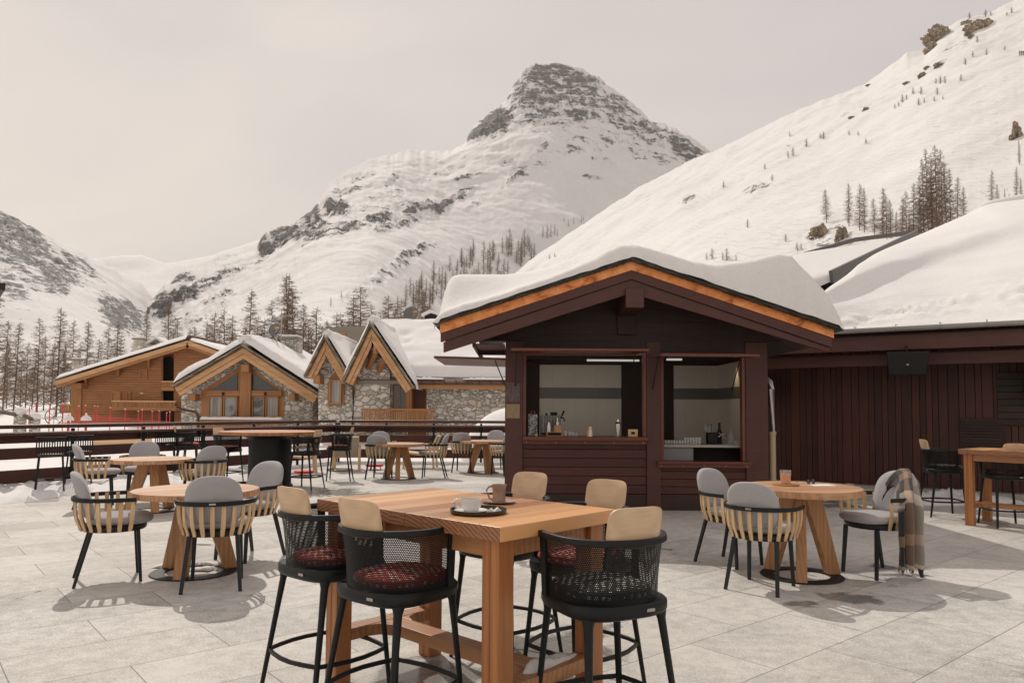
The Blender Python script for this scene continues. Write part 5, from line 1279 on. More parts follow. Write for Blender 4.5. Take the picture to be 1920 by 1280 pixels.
o = MB().box((0, 0, .02), (.028, .02, .042)).build('yellow_box', plain('yellow_card', (.55, .38, .05), .5), None, bevel=.002); o.location = (cx(1006), KY + .05, CZ); tag(o, 'tiny yellow box in front of the leaning picture', 'box')
t = thing('wooden_rack', 'small wooden rack with bottles on the kiosk counter', 'rack', (cx(1040, KY + .05), KY + .05, CZ))
m = MB(); 
for z in (.006, .062): m.box((0, 0, z), (.245, .12, .012))
for x in (-.115, .115): m.box((x, 0, .034), (.012, .12, .044))
m.build('rack_frame', 'splayleg', t, bevel=.002); MB().box((0, .055, .034), (.2, .008, .04)).build('rack_back', 'metal', t)
def bottle(name, lab, x, y, z, r, h, mat, neck=.35, capmat='metal', group='bottles on the wooden rack', cat='bottle'):
    t = thing(name, lab, cat, (x, y, z), 0, group); m = MB(); m.lathe([(0, 0), (r, 0), (r, h * .58), (r * neck, h * .72), (r * neck, h * .9), (0, h * .9)], 20, cap=False); m.build('body', mat, t, 60)
    m = MB(); m.lathe([(0, 0), (r * neck * 1.25, 0), (r * neck * 1.25, h * .1), (0, h * .1)], 16, (0, 0, h * .9), cap=False); m.build('cap', capmat, t, 60)
zr = CZ + .0685
bottle('bottle', 'pink topped bottle, left of three on the wooden rack', cx(1029), KY + .05, zr, .026, .15, M_['white'], .7, plain('pink_cap', (.55, .22, .18), .5))
bottle('bottle', 'dark bottle in the middle of the wooden rack', cx(1037), KY + .06, zr, .024, .18, M_['glass'], .35)
bottle('bottle', 'bottle with yellow green cap, right on the wooden rack', cx(1045), KY + .06, zr + .0, .022, .22, M_['white'], .4, plain('lime_cap', (.45, .45, .05), .5))
o = MB().box((0, 0, .05), (.10, .08, .10)).build('wooden_box', 'splayleg', None, bevel=.002); o.location = (cx(1045.5, KY + .0), KY + .015, zr); tag(o, 'little wooden box on the rack below the yellow green cap', 'box')
for k, px in enumerate((1060, 1068, 1075, 1081)):
    m = MB(); h_ = .085 - .012 * k; m.lathe([(0, 0), (.022, 0), (.028, h_), (.026, h_), (.020, .006), (0, .006)], 20, cap=False); o = m.build('drinking_glass', 'thin', None, 60); o.location = (cx(px), KY + .05 + .02 * k, CZ); tag(o, 'small clear glass in the row right of the wooden rack', 'glass', 'clear glasses beside the wooden rack')
for px, lab, dy in ((1103, 'rear copper topped shaker bottle in the middle of the counter', .12), (1107, 'front pale shaker bottle in the middle of the counter', .05)):
    t = thing('shaker_bottle', lab, 'bottle', (cx(px, KY + dy), KY + dy, CZ)); m = MB(); m.lathe([(0, 0), (.034, 0), (.032, .05), (.020, .11), (0, .112)], 20, cap=False); m.build('body', 'white' if dy < .1 else 'copper', t, 60); m = MB(); m.lathe([(0, 0), (.018, 0), (.019, .035), (0, .04)], 16, (0, 0, .112), cap=False); m.build('lid', 'copper' if dy > .1 else 'white', t, 60)
t = thing('cocktail_shaker', 'tall steel cocktail shaker near the right end of the counter', 'shaker', (cx(1158), KY + .08, CZ))
m = MB(); m.lathe([(0, 0), (.028, 0), (.042, .17), (.042, .185), (0, .185)], 24, cap=False); m.build('body', 'chrome', t, 60)
m = MB(); m.lathe([(0, 0), (.043, 0), (.036, .025), (.018, .035), (.018, .07), (.0, .072)], 24, (0, 0, .186), cap=False); m.build('cap', 'chrome', t, 60)
t = thing('wooden_block', 'small wooden block with a square dark hole at the right end of the counter', 'block', (cx(1185), KY + .04, CZ)); m = MB()
for a, b, c_, d in ((0, .018, .145, .036), (0, .093, .145, .036)): m.box((a, 0, b), (c_, .05, d))
for x in (-.05, .05): m.box((x, 0, .0555), (.045, .05, .0385))
m.build('block_body', M_['slat'], t, bevel=.006); MB().box((0, .02, .0555), (.054, .008, .038)).build('dark_inset', 'metal', t)
# right opening: glasses, coffee grinder, bottles on the worktop
WZ = .969; rg = random.Random(3); k = 0
for j in range(2):
    for i in range(14):
        px = 1243 + i * 5.2 + j * 2; Y = KY + .32 + j * .10; tall = .06 if i < 8 else .105
        m = MB(); r_ = .021; m.lathe([(0, 0), (r_ * .85, 0), (r_, tall), (r_ * .93, tall), (r_ * .78, .006), (0, .006)], 14, cap=False); o = m.build('drinking_glass', 'frost', None, 60); o.location = (at(px, 830, Y).x, Y, WZ)
        tag(o, 'low tumbler in the front rows at the left of the right opening' if i < 8 else 'tall tumbler in the rows left of the black grinder', 'glass', 'low tumblers on the worktop' if i < 8 else 'tall tumblers on the worktop')
t = thing('coffee_grinder', 'black and steel coffee grinder in the right opening', 'grinder', (at(1335, 830, KY + .6).x, KY + .6, WZ))
m = MB(); m.box((0, 0, .09), (.16, .16, .18)); m.build('body', 'black', t, bevel=.012); m = MB(); m.lathe([(0, .18), (.05, .18), (.065, .30), (.03, .31), (0, .31)], 20, (-.05, 0, 0), cap=False); m.build('hopper', 'glass', t, 60); m = MB(); m.tube([(.08, 0, .1), (.20, -.02, .17), (.26, -.02, .08)], .012, 8); m.tube([(.10, -.04, .17), (.26, -.06, .05)], .009, 8); m.build('arm', 'chrome', t, 60)
bottle('bottle', 'tall black bottle standing right of the coffee grinder', at(1349, 830, KY + .65).x, KY + .65, WZ, .035, .33, M_['black'], .5, 'metal', None)
bottle('decanter', 'clear glass decanter at the right end of the worktop', at(1370, 830, KY + .5).x, KY + .5, WZ, .05, .24, M_['thin'], .3, 'thin', None, 'decanter')
for k, px in enumerate((1378, 1383, 1388)):
    m = MB(); m.lathe([(0, 0), (.018, 0), (.022, .06), (.020, .06), (.016, .006), (0, .006)], 14, cap=False); o = m.build('drinking_glass', 'thin', None, 60); o.location = (at(px, 830, KY + .4).x, KY + .4, WZ); tag(o, 'small glass at the far right end of the worktop', 'glass', 'small glasses beside the decanter')

# ================================================================== LONG BUILDING AT THE RIGHT
W0 = Vector((5.35, 15.2, 0)); bang = math.atan2(-2.4, 3.43)
rb = thing('long_building', 'long dark red brown boarded building with deep snow on its roof', 'building', W0, bang)
# local x along the wall, local -y towards the terrace
m = MB(); rw = random.Random(9); x = -2.5
while x < 16:
    w = rw.choice((.10, .13, .15, .17)); m.box((x + w / 2, .05 - rw.random() * .006, 1.5), (w - .008, .06, 2.8)); x += w
m.build('boarded_wall', 'brownz', rb, bevel=.004)
m = MB(); m.box((7, .2, 1.5), (19, .2, 3.0)); m.build('wall_core', 'dark', rb)
m = MB(); m.box((7, -.14, .055), (19.2, .30, .11)); m.build('kerb_stone', M_['greige'], rb, bevel=.01)
m = MB(); m.box((7.1, -1.14, 2.69), (16.0, .05, .27)); o = m.build('fascia', 'fascia', rb, bevel=.006)
m = MB(); m.box((7.1, -1.10, 2.885), (16.0, .04, .11)); m.build('gutter_board', 'gable', rb)
m = MB(); m.box((6.6, -.78, 2.41), (15.2, .16, .21)); m.build('eaves_beam', 'fascia', rb, bevel=.008)
m = MB(); m.box((7.1, -.50, 2.93), (16.0, 1.2, .04)); m.build('soffit', 'gable', rb)
pr = []
for i in range(9):
    a = PI * i / 8; pr.append((-.08 * math.cos(a), -.08 * math.sin(a)))
pr += [(.072, 0)] + [(.072 * math.cos(PI * i / 8), -.072 * math.sin(PI * i / 8)) for i in range(1, 8)] + [(-.072, 0)]
m = MB(); m.sweep([(.9, -1.235, 2.945), (15, -1.235, 2.945)], pr); M_['guttergrey'] = plain('pale_grey_gutter', (.42, .42, .40), .35, .25, .08)
m.build('gutter', 'guttergrey', rb, 40)
for i in range(9):
    m = MB(); xx = 1.75 + i * .66; m.tube([(xx, -1.165, 2.99), (xx, -1.175, 2.93), (xx, -1.20, 2.875), (xx, -1.245, 2.862), (xx, -1.29, 2.885), (xx, -1.308, 2.93), (xx, -1.30, 2.975), (xx, -1.27, 2.985)], .008, 6); m.build('gutter_bracket', 'steel', rb, 60)
m = MB(); m.extrude([(-.30, .0, 2.3), (-.30, -.95, 2.3), (-.30, -.95, 2.16), (-.30, -.14, 1.55), (-.30, 0, 1.55)], (.14, 0, 0)); m.build('eaves_bracket', 'gable', rb, bevel=.008)
m = MB(); m.extrude([(4.2, .0, 2.3), (4.2, -.85, 2.3), (4.2, -.85, 2.18), (4.2, -.12, 1.6), (4.2, 0, 1.6)], (.14, 0, 0)); m.build('eaves_bracket', 'gable', rb, bevel=.008)
m = MB()
for i in range(9): m.box((3.55 + 0, -.02 - .0, .92 + i * .052), (.62, .03, .044))
m.box((3.55, -.006, 1.13), (.66, .02, .52)); m.build('vent_grille', 'gable', rb, bevel=.003)
m = MB()
for i in range(8): m.box((5.6, -.01, 1.32 + i * .115), (3.6, .04, .11))
m.build('roller_shutter', 'gable', rb, bevel=.006)
# snow loaded roof: from the gutter up to a skewed ridge
gl = [Vector((-.1, -1.22, 2.96)), Vector((16, -1.22, 2.96))]
Mb = Matrix.Translation(W0) @ Matrix.Rotation(bang, 4, 'Z'); Mi = Mb.inverted()
back = [Mi @ at(px, py, Y) for px, py, Y in ((1535, 560, 14.2), (1592, 517, 15.3), (1640, 478, 17.5), (1720, 443, 20.5), (1812, 403, 23), (1850, 385, 24), (1925, 372, 25), (2150, 345, 27))]
bx = [(i / 7, p) for i, p in enumerate(back)]
# gutter stations matched to the ridge stations
gx_ = [.3, 1.3, 2.3, 3.2, 4.4, 5.2, 7.0, 15]
def roofp(u, v, th=1.0):
    k = min(6, int(u * 7)); f_ = u * 7 - k
    def cat(a, i, f):   # catmull-rom
        p0, p1, p2, p3 = a[max(0, i - 1)], a[i], a[i + 1], a[min(len(a) - 1, i + 2)]
        return .5 * ((2 * p1) + (p2 - p0) * f + (2 * p0 - 5 * p1 + 4 * p2 - p3) * f * f + (3 * p1 - p0 - 3 * p2 + p3) * f ** 3)
    b = cat(back, k, f_); gxx = lerp(gx_[k], gx_[k + 1], f_); a = Vector((gxx, -1.255, 2.95))
    p = a.lerp(b, v); 
    if th:
        e_ = math.sqrt(max(0, 1 - (1 - min(1, v / .06)) ** 2)) 
        hgt = (.24 + .24 * min(1, v / .25)) * (1 - .95 * v ** 3)
        w = .05 * noise.noise(Vector((p.x * .9, p.y * .9, 1))) + (.13 * noise.fractal(Vector((p.x * 1.3, p.y * 5, 3)), .8, 2.1, 4) * math.exp(-((v - .11) / .06) ** 2))
        sc_ = v - (.50 + .06 * noise.noise(Vector((p.x * .4, 0, 5)))) + .10 * max(0, 1 - u * 2.2)
        step = .26 / (1 + math.exp(-sc_ * 60)) * min(1, u * 5) * (1 - v ** 4)
        sc2 = v - .9; 
        fade = min(1, u * 8 + .3)
        p = p + Vector((0, 0, (hgt * .75 + w * (1 - v ** 3) + step - .20 * (1 - v ** 3)) * e_ * fade - .03 * (1 - e_)))
        if k == 4: pass
    return p
m = MB(); m.grid(lambda u, v: roofp(u, v), 130, 90); m.build('roof_snow', 'snow', rb, 180, fix=False)
m = MB(); m.grid(lambda u, v: roofp(u, v, 0) + Vector((0, 0, -.12)), 20, 10); n0 = len(m.v); o = m.build('roof_deck', 'gable', rb, fix=False)
# a loaf of snow on the ridge near the top right
m = MB(); 
for i in range(41):
    u = i / 40; c0 = Mi @ at(lerp(1818, 1960, u), lerp(402, 372, u ** .8), 24.5)
    for j in range(13):
        a = PI * j / 12; r_ = .34 * math.sin(PI * min(1, u * 3 + .0) / 2) ** .5 + .001; m.v.append((c0 + Vector((0, -r_ * 1.4 * math.cos(a), r_ * math.sin(a) * .9 - .05))))
m.f = [(i * 13 + j, i * 13 + j + 1, (i + 1) * 13 + j + 1, (i + 1) * 13 + j) for i in range(40) for j in range(12)]
m.v = [tuple(v) for v in m.v]; m.build('ridge_snow', 'snow', rb, 180, fix=False)
# loudspeaker under the eaves
sp_ = Mb @ Vector((2.83, -.95, 2.22)); t = thing('loudspeaker', 'black loudspeaker hanging under the eaves at right', 'speaker', (at(1700, 682, 12.7).x, 12.7, at(1700, 682, 12.7).z), R(-22))
m = MB(); m.add([(-.33, -.17, .20), (.33, -.17, .20), (.29, -.10, -.20), (-.29, -.10, -.20), (-.26, .20, .20), (.26, .20, .20), (.24, .18, -.16), (-.24, .18, -.16)], [(0, 1, 2, 3), (5, 4, 7, 6), (4, 5, 1, 0), (3, 2, 6, 7), (1, 5, 6, 2), (4, 0, 3, 7)]); m.build('cabinet', 'black', t, bevel=.02)
MB().box((0, -.138, -.02), (.03, .004, .02)).build('badge', 'steel', t)
m = MB(); m.tube([(.0, .05, .19), (.0, .05, .32)], .02, 8); m.tube([(.15, .15, -.1), (.4, .5, .2)], .015, 8); m.build('bracket', 'metal', t)

# roof of the neighbour behind the kiosk
nb_ = thing('neighbour_roof', 'low roof with smooth snow and grey edge board rising behind the kiosk at right', 'building', at(1600, 600, 24) * 1.0)
NO = nb_.location.copy()
A = [at(1440, 497, 25), at(1500, 472, 26), at(1600, 455, 27), at(1716, 437, 28)]; B = [at(1470, 545, 20), at(1520, 538, 20.5), at(1562, 519, 21), at(1716, 441, 27.2)]
def pl(P, u): k = min(len(P) - 2, int(u * (len(P) - 1))); return P[k].lerp(P[k + 1], u * (len(P) - 1) - k)
def nfn(u, v):
    p = pl(B, u).lerp(pl(A, u), v); e_ = math.sqrt(max(0, 1 - (1 - min(1, v / .12)) ** 2)); return p - NO + Vector((0, 0, (.35 * e_ * (1 - u * .75)) * (1 - max(0, v - .8) * 4) - .1))
m = MB(); m.grid(nfn, 50, 24); m.build('roof_snow', 'snow', nb_, 180, fix=False)
a, b = B[2] - NO, B[3] - NO
M_['greyboard'] = plain('grey_metal_edge', (.16, .15, .145), .5, .3, .1)
m = MB(); m.beam(a + Vector((-.1, -.1, -.02)), b + Vector((.0, -.1, .06)), .10, .36, w2=.1, h2=.22); m.build('edge_board', 'greyboard', nb_, bevel=.01)
m = MB(); m.beam(a + Vector((-.1, .05, -.34)), b + Vector((0, .05, -.2)), .10, .14, w2=.1, h2=.1); m.build('lower_board', 'fascia', nb_)
m = MB(); m.beam(A[0] - NO + Vector((0, 0, .02)), A[2] - NO + Vector((0, 0, .10)), .2, .14); m.beam(A[2] - NO + Vector((0, 0, .10)), A[3] - NO + Vector((0, 0, .04)), .2, .14); m.build('standing_seam_edge', 'greyboard', nb_)
m = MB(); m.grid(lambda u, v: pl(B, u).lerp(pl(A, u), v) - NO + Vector((0, 0, -.35)), 6, 3); m.build('roof_deck', 'gable', nb_, fix=False)
m = MB(); m.box((Vector((8.5, 23.5, 1.9)) - NO), (9, 3, 4.2)); m.build('wall', 'brown', nb_)

# snow corner poking in at the left edge
lo = at(-34, 515, 14); t = thing('snowy_roof_corner', 'snow capped dark roof corner poking in at the left edge', 'roof', lo, R(38))
m = MB(); m.box((0, 1.0, -.20), (.74, 2.2, .14)); m.build('eave_board', 'gable', t, bevel=.01)
m = MB(); m.box((-.03, 1.0, -.31), (.62, 2.1, .08)); m.build('lower_board', 'chalet', t)
m = MB()
for i in range(25):
    a = 2 * PI * i / 24
    for j in range(9):
        b = j / 8 * PI / 2; ca, sa = math.cos(a), math.sin(a); q = (abs(ca) ** 4 + abs(sa) ** 4) ** -.25
        m.v.append((ca * q * .37 * math.cos(b), 1.0 + sa * q * 1.1 * math.cos(b), -.13 + .42 * math.sin(b)))
m.f = [(i * 9 + j, (i + 1) * 9 + j, (i + 1) * 9 + j + 1, i * 9 + j + 1) for i in range(24) for j in range(8)]
m.build('snow_cap', 'snow', t, 180, fix=False)

# ================================================================== RAILING
def railing(name, lab, P0, P1, n, first=True):
    t = thing(name, lab, 'railing', P0); d = (P1 - P0); L = d.length; d = d.normalized(); t.rotation_euler = (0, 0, math.atan2(d.y, d.x))
    m = MB(); m.box((L / 2, .0, 1.125), (L, .11, .075)); m.build('handrail', 'rust', t, bevel=.02)
    m = MB(); m.box((L / 2, -.10, 1.0), (L, .32, .05)); m.build('drinks_shelf', 'rust', t, bevel=.008)
    for z, h_ in ((.90, .15), (.64, .20), (.23, .24)):
        m = MB(); ns = n; 
        for i in range(n): m.box(((i + .5) * L / n, .0, z), (L / n - .006, .04, h_))
        m.build('rail_board', 'brown', t, bevel=.005)
    for i in range(n + 1):
        x = i * L / n; m = MB(); m.box((x, -.045, .54), (.055, .045, 1.08)); o = m.build('post', 'metal', t, bevel=.003)
        for z, h_ in ((.90, .13), (.64, .17)): MB().box((x, -.072, z), (.20, .008, h_)).build('bolt_plate', 'metal', o)
        m = MB()
        for z, h_ in ((.90, .13), (.64, .17)):
            for sx in (-.075, .075):
                for sz in (-.3, .3): m.lathe([(0, 0), (.011, 0), (.008, .006), (0, .006)], 8, (0, 0, 0), cap=False); k0 = len(m.v) - 32; m.v[k0:] = [(vx_ + x + sx, -.0765 - vz_, z + sz * h_ + vy_) for vx_, vy_, vz_ in m.v[k0:]]
        m.build('bolt', 'steel', o)
    return t
LE = FK + fdir * 15
railing('railing', 'brown board railing with shelf running along the left side of the terrace', Vector((LE.x, LE.y, 0)), Vector((FK.x, FK.y, 0)), 10)
railing('railing', 'brown board railing with shelf across the back, left of the kiosk', Vector((FK.x + .12, FK.y, 0)), Vector((FK.x + 9.4, FK.y, 0)), 7)

# ================================================================== OLD SNOW ON THE TERRACE
def patch_px(pl_, lab, seed, h=.05, z=0.0, group='patches of old snow'):
    snow_patch([(lambda p: (p.x, p.y))(G(a, b, z)) for a, b in pl_], z, lab, seed, h, group=group)
patch_px([(-40, 950), (60, 938), (130, 928), (195, 920), (190, 902), (100, 908), (-40, 918)], 'long crust of old snow below the railing at far left', 1.5, .17)
patch_px([(170, 926), (240, 920), (330, 911), (440, 900), (430, 884), (300, 890), (190, 902)], 'crust of old snow below the railing behind the second table', 3.1, .16)
patch_px([(330, 880), (440, 893), (470, 880), (455, 868), (380, 866)], 'snow along the railing left of the drum table', 8.7, .12)
patch_px([(1560, 917), (1620, 928), (1660, 930), (1650, 912), (1590, 906)], 'snow heap against the wall behind the tea table', 4.4, .12, group=None)
patch_px([(1715, 946), (1780, 949), (1830, 946), (1835, 930), (1770, 925), (1725, 930)], 'snow heap at the wall behind the far right stool', 5.2, .16, group=None)
patch_px([(1815, 952), (1870, 962), (1930, 962), (1930, 946), (1880, 940), (1830, 938)], 'snow heap at the wall under the far right table', 6.6, .14, group=None)
patch_px([(690, 935), (0 + 700, 938), (715, 934), (700, 931)], 'tiny remains of snow in the middle distance', 6.9, .015, group=None)
for k, (px, py, lab) in enumerate([(308, 1060, 'snow crumbs on the left of the table base plate'), (378, 1066, 'snow crumbs at the centre of the table base plate'), (395, 1056, 'snow crumbs on the right of the table base plate')]):
    q = G(px, py, .012); snow_patch([(q.x - .10, q.y - .06), (q.x + .09, q.y - .07), (q.x + .12, q.y + .04), (q.x - .06, q.y + .08)], .012, lab, 2. + k, .03, 'snow_crumbs', None)
a = tl(.58, -.10); b = tl(.58, .25); zz = .288
snow_patch([(a.x - .045, a.y - .045), (a.x + .05, a.y - .02), (b.x + .045, b.y - .0), (b.x - .03, b.y + .01)], zz, 'lumpy snow lying on the foot rail of the near bar table', 3.9, .045, 'rail_snow', None)
q = tl(.30, -.05); snow_patch([(q.x - .12, q.y - .05), (q.x + .16, q.y - .12), (q.x + .2, q.y + .0), (q.x - .0, q.y + .10)], 0.0, 'melting crumbs of snow on the ground under the near bar table', 4.9, .012, 'snow_crumbs', None)

# ================================================================== CHALETS BEYOND THE RAILING
M_['rafter'] = M_['beam']
class Ch:
    """a chalet: parts are placed from photo points at a real distance, relative to the chalet's own origin"""
    def __init__(s, name, lab, px, Y):
        p = at(px, 780, Y); s.O = Vector((p.x, Y, ground(p.x, Y) - .3)); s.t = thing(name, lab, 'chalet', s.O); s.Y = Y
    def P(s, px, py, Y=None): return at(px, py, Y or s.Y) - s.O
    def poly(s, pts, Y, th, name, mat, bev=0, dy=0):
        m = MB(); m.extrude([s.P(x, y, Y) + Vector((0, dy, 0)) for x, y in pts], (0, th, 0)); return m.build(name, mat, s.t, bevel=bev)
    def box(s, x0, y0, x1, y1, Y, th, name, mat, parent=None, bev=0):
        a, b = s.P(x0, y1, Y), s.P(x1, y0, Y); m = MB(); m.box(((a.x + b.x) / 2, a.y + th / 2, (a.z + b.z) / 2), (b.x - a.x, th, b.z - a.z)); return m.build(name, mat, parent or s.t, bevel=bev)
    def window(s, x0, y0, x1, y1, Y, mat='curtain', frame='chaletz', mull=1, wpx=3.0, sill=False):
        a, b = s.P(x0, y1, Y), s.P(x1, y0, Y); w = wpx * Y / F; m = MB(); d = .14; yy = a.y - d / 2 + .04
        m.box((a.x + w / 2, yy, (a.z + b.z) / 2), (w, d, b.z - a.z)); m.box((b.x - w / 2, yy, (a.z + b.z) / 2), (w, d, b.z - a.z))
        m.box(((a.x + b.x) / 2, yy, b.z - w / 2), (b.x - a.x - 2 * w, d, w)); m.box(((a.x + b.x) / 2, yy, a.z + w / 2), (b.x - a.x - 2 * w, d, w))
        for i in range(mull): 
            x = lerp(a.x, b.x, (i + 1) / (mull + 1)); m.box((x, yy, (a.z + b.z) / 2), (w * .8, d * .8, b.z - a.z - 2 * w))
        f_ = m.build('window_frame', frame, s.t)
        m = MB(); m.box(((a.x + b.x) / 2, a.y - .015, (a.z + b.z) / 2), (b.x - a.x - w, .02, b.z - a.z - w)); m.build('pane', mat, f_)
        return f_
def roof_slope(ch, A, B, depth, th, snow_t, seed, deck='chalet', snowover=.15, snowname='roof_snow', nr=24, taper=True):
    """A = eave front point, B = ridge front point (chalet space); runs back by depth"""
    n_ = (B - A).normalized(); up = Vector((-n_.z, 0, n_.x)); 
    if up.z < 0: up = -up
    m = MB(); m.extrude([A, B, B + up * th, A + up * th], (0, depth, 0)); m.build('roof', deck, ch.t)
    m = MB(); sN = random.Random(seed); L = (B - A).length; k = int(L / .32)
    for i in range(k):
        for lay in (0, 1):
            c = A.lerp(B, (i + .5) / k) + up * (th + .015 + lay * .035) + Vector((0, -.05 - sN.random() * .08, 0)); m.beam(c - n_ * .20 + up * .015, c + n_ * .20 - up * .015, .5, .035)
    m.build('edge_slates', 'slate2', ch.t)
    A2 = A - n_ * snowover; L2 = (B - A2).length
    def fn(u, v):
        x = u * L2; y = depth * v; d = min(x * 1.0, (y + .02) * 1.2, (depth - y)); r_ = snow_t * .9
        e_ = math.sqrt(max(0, 1 - (1 - min(1, max(0, d) / r_)) ** 2)); p = A2 + n_ * x + Vector((0, y - .03, 0))
        t_ = snow_t * (1 + .30 * noise.noise(Vector((x * .5 + seed, y * .35, 0))) + .10 * noise.noise(Vector((x * 2 + seed, y * 2, 0)))) * (1 + .5 * min(1, v * 3) * (1 - u * .6))
        return p + up * (th + .09) + Vector((0, 0, t_ * e_))
    m = MB(); m.grid(fn, 60, 40); return m
def gable_roof(ch, le, ri, re, Y, depth, th, st, seed, barge=(15, 1.0), dz=0.0, bw=.30):
    L, T, Rr = ch.P(*le, Y), ch.P(*ri, Y), ch.P(*re, Y); L.z += dz; T.z += dz; Rr.z += dz
    a = roof_slope(ch, L, T, depth, th, st, seed); b = roof_slope(ch, Rr, T, depth, th, st, seed + 1)
    m = MB(); m.add(a.v, a.f); m.add(b.v, b.f)
    # cap over the ridge
    pts = []
    for i in range(21): y = depth * i / 20; pts.append(T + Vector((0, y + .12, th + .09 + st * (.62 + .25 * noise.noise(Vector((seed, y * .6, 1)))) * (1 if 0 < i else .6))))
    m.tube(pts, st * .62, 12); m.build('roof_snow', 'snow', ch.t, 180, fix=False)
    # bargeboards: two layers each side
    for P_, s in ((L, -1), (Rr, 1)):
        n_ = (T - P_).normalized(); up = Vector((-n_.z, 0, n_.x)); up = up if up.z > 0 else -up
        for k, (o_, w_, yy) in enumerate(((-.0, bw, -.02), (-bw - .012, bw * .9, .06))):
            q0, q1 = P_ + up * (o_ - .01), T + up * (o_ - .01)
            d0 = up * -w_; c = T.x
            P4 = [q0, q1, Vector((c, q1.y, q1.z - w_ / max(.2, abs(up.z)))), q0 + d0]
            # mitre on the centre line
            q1m = q0 + n_ * ((c - q0.x) / n_.x); P4[1] = q1m; q2 = q0 + d0; P4[2] = q2 + n_ * ((c - q2.x) / n_.x)
            mb_ = MB(); mb_.extrude([p + Vector((0, yy - .08 - .001 * k, 0)) for p in P4], (0, .08, 0)); o = mb_.build('bargeboard', 'beam', ch.t, bevel=.01)
    return L, T, Rr

# ---- stone chalet with the glazed gable
c2 = Ch('stone_chalet', 'stone chalet with wide glazed timber gable and deep rounded roof snow', 460, 44)
gable_roof(c2, (329, 727), (457, 652), (597, 741), 43, 11, .08, .60, 11, bw=.27)
c2.poly([(340, 737), (457, 668), (582, 742), (582, 830), (340, 830)], 44, .5, 'gable_wall', 'stone')
c2.poly([(377, 782), (377, 733), (457, 682), (533, 733), (533, 782)], 43.96, .03, 'timber_frame', 'chaletz')
c2.box(582, 738, 604, 830, 45.5, .3, 'recessed_wall', 'stone')
def tri(ch, pts, Y, mat='pane'):
    f_ = ch.poly(pts, Y - .06, .05, 'gable_glazing', mat); return f_
tri(c2, [(396, 731), (445, 731), (445, 699)], 43.95); tri(c2, [(472, 699), (472, 731), (521, 731)], 43.95)
def painted_reflection():  # reflected snow painted into the pane colour as pale patches
    k = NT('window_painted_snow_reflection'); v = k.co(); n = k.noise(v, .8, 5, .6, .8); return k.done(k.ramp(n, [(.45, (.03, .035, .04)), (.58, (.30, .30, .30))]), .05, None, 0, .8)
M_['reflect_paint'] = painted_reflection()
for x0, x1, mt in ((391, 418, 'curtain'), (419, 446, 'reflect_paint'), (473, 497, 'reflect_paint'), (498, 523, 'curtain')): c2.window(x0, 743, x1, 782, 43.93, mt, mull=0, wpx=2.2)
c2.box(386, 732, 528, 742, 43.74, .22, 'lintel_beam', 'chalet', bev=.02)
c2.box(448, 690, 471, 784, 43.66, .34, 'centre_post', 'chaletz', bev=.02); c2.box(451, 683, 467, 697, 43.2, .5, 'ridge_beam', 'chaletz', bev=.02)
for x in (360, 547): c2.box(x - 6, 738, x + 6, 751, 43.3, .7, 'purlin_end', 'chaletz', bev=.03)
for x in (418, 497): c2.box(x - 2, 735, x + 2, 741, 43.66, .07, 'wall_lamp', 'metal')
c2.box(376, 785, 530, 789, 42.3, .12, 'balcony_rail', 'chalet', bev=.01)
m = MB()
for i in range(38):
    a = c2.P(378 + i * 4.1, 800, 42.32); m.box((a.x, a.y + .02, a.z + .12), (.07, .04, .6))
m.build('balusters', 'chaletz', c2.t); c2.box(374, 799, 532, 815, 42.28, .2, 'balcony_floor_beam', 'chalet')
m = MB(); a, b = c2.P(375, 784, 42.36), c2.P(531, 784, 42.36)
for i in range(41):
    for j in range(9):
        an = PI * j / 8; w = 1 if 0 < i < 40 else .05; m.v.append((lerp(a.x, b.x, i / 40), a.y - .22 * math.cos(an) * w, a.z - .06 + .15 * math.sin(an) * w * (1 + .2 * noise.noise(Vector((i * .3, 0, 0))))))
m.f = [(i * 9 + j, i * 9 + j + 1, (i + 1) * 9 + j + 1, (i + 1) * 9 + j) for i in range(40) for j in range(8)]; m.build('railing_snow', 'snow', c2.t, 180, fix=False)
m = MB(); m.tube([c2.P(327, 755, 43), c2.P(331, 763, 43.2), c2.P(345, 768, 43.5), c2.P(366, 772, 43.9), c2.P(371, 780, 43.9), c2.P(372, 820, 43.9)], .075, 10); m.build('downpipe', 'downpipe', c2.t, 60)
def chimney(ch, x0, y0, x1, y1, Y, pot=True):
    st = ch.box(x0, y0 + 3, x1, y1 + 25, Y, (x1 - x0) * Y / F * .8, 'chimney', 'stone')
    a, b = ch.P(x0 - 1.5, y0 + 3, Y - .1), ch.P(x1 + 1.5, y0, Y - .1); m = MB(); m.box(((a.x + b.x) / 2, a.y + (x1 - x0) * Y / F * .4, a.z + .05), (b.x - a.x, (x1 - x0) * Y / F, .12)); m.build('cap_slab', 'slate2', st)
    m = MB(); m.box(((a.x + b.x) / 2, a.y + (x1 - x0) * Y / F * .4, a.z + .19), ((b.x - a.x) * .9, (x1 - x0) * Y / F * .9, .16)); m.build('cap_snow', 'snow', st, bevel=.07)
chimney(c2, 526, 632, 560, 664, 50)

# ---- stone chalet with two steep gables and the long roof
c3 = Ch('stone_chalet', 'stone chalet with two steep timber gables and a long snowy roof at right', 740, 40)
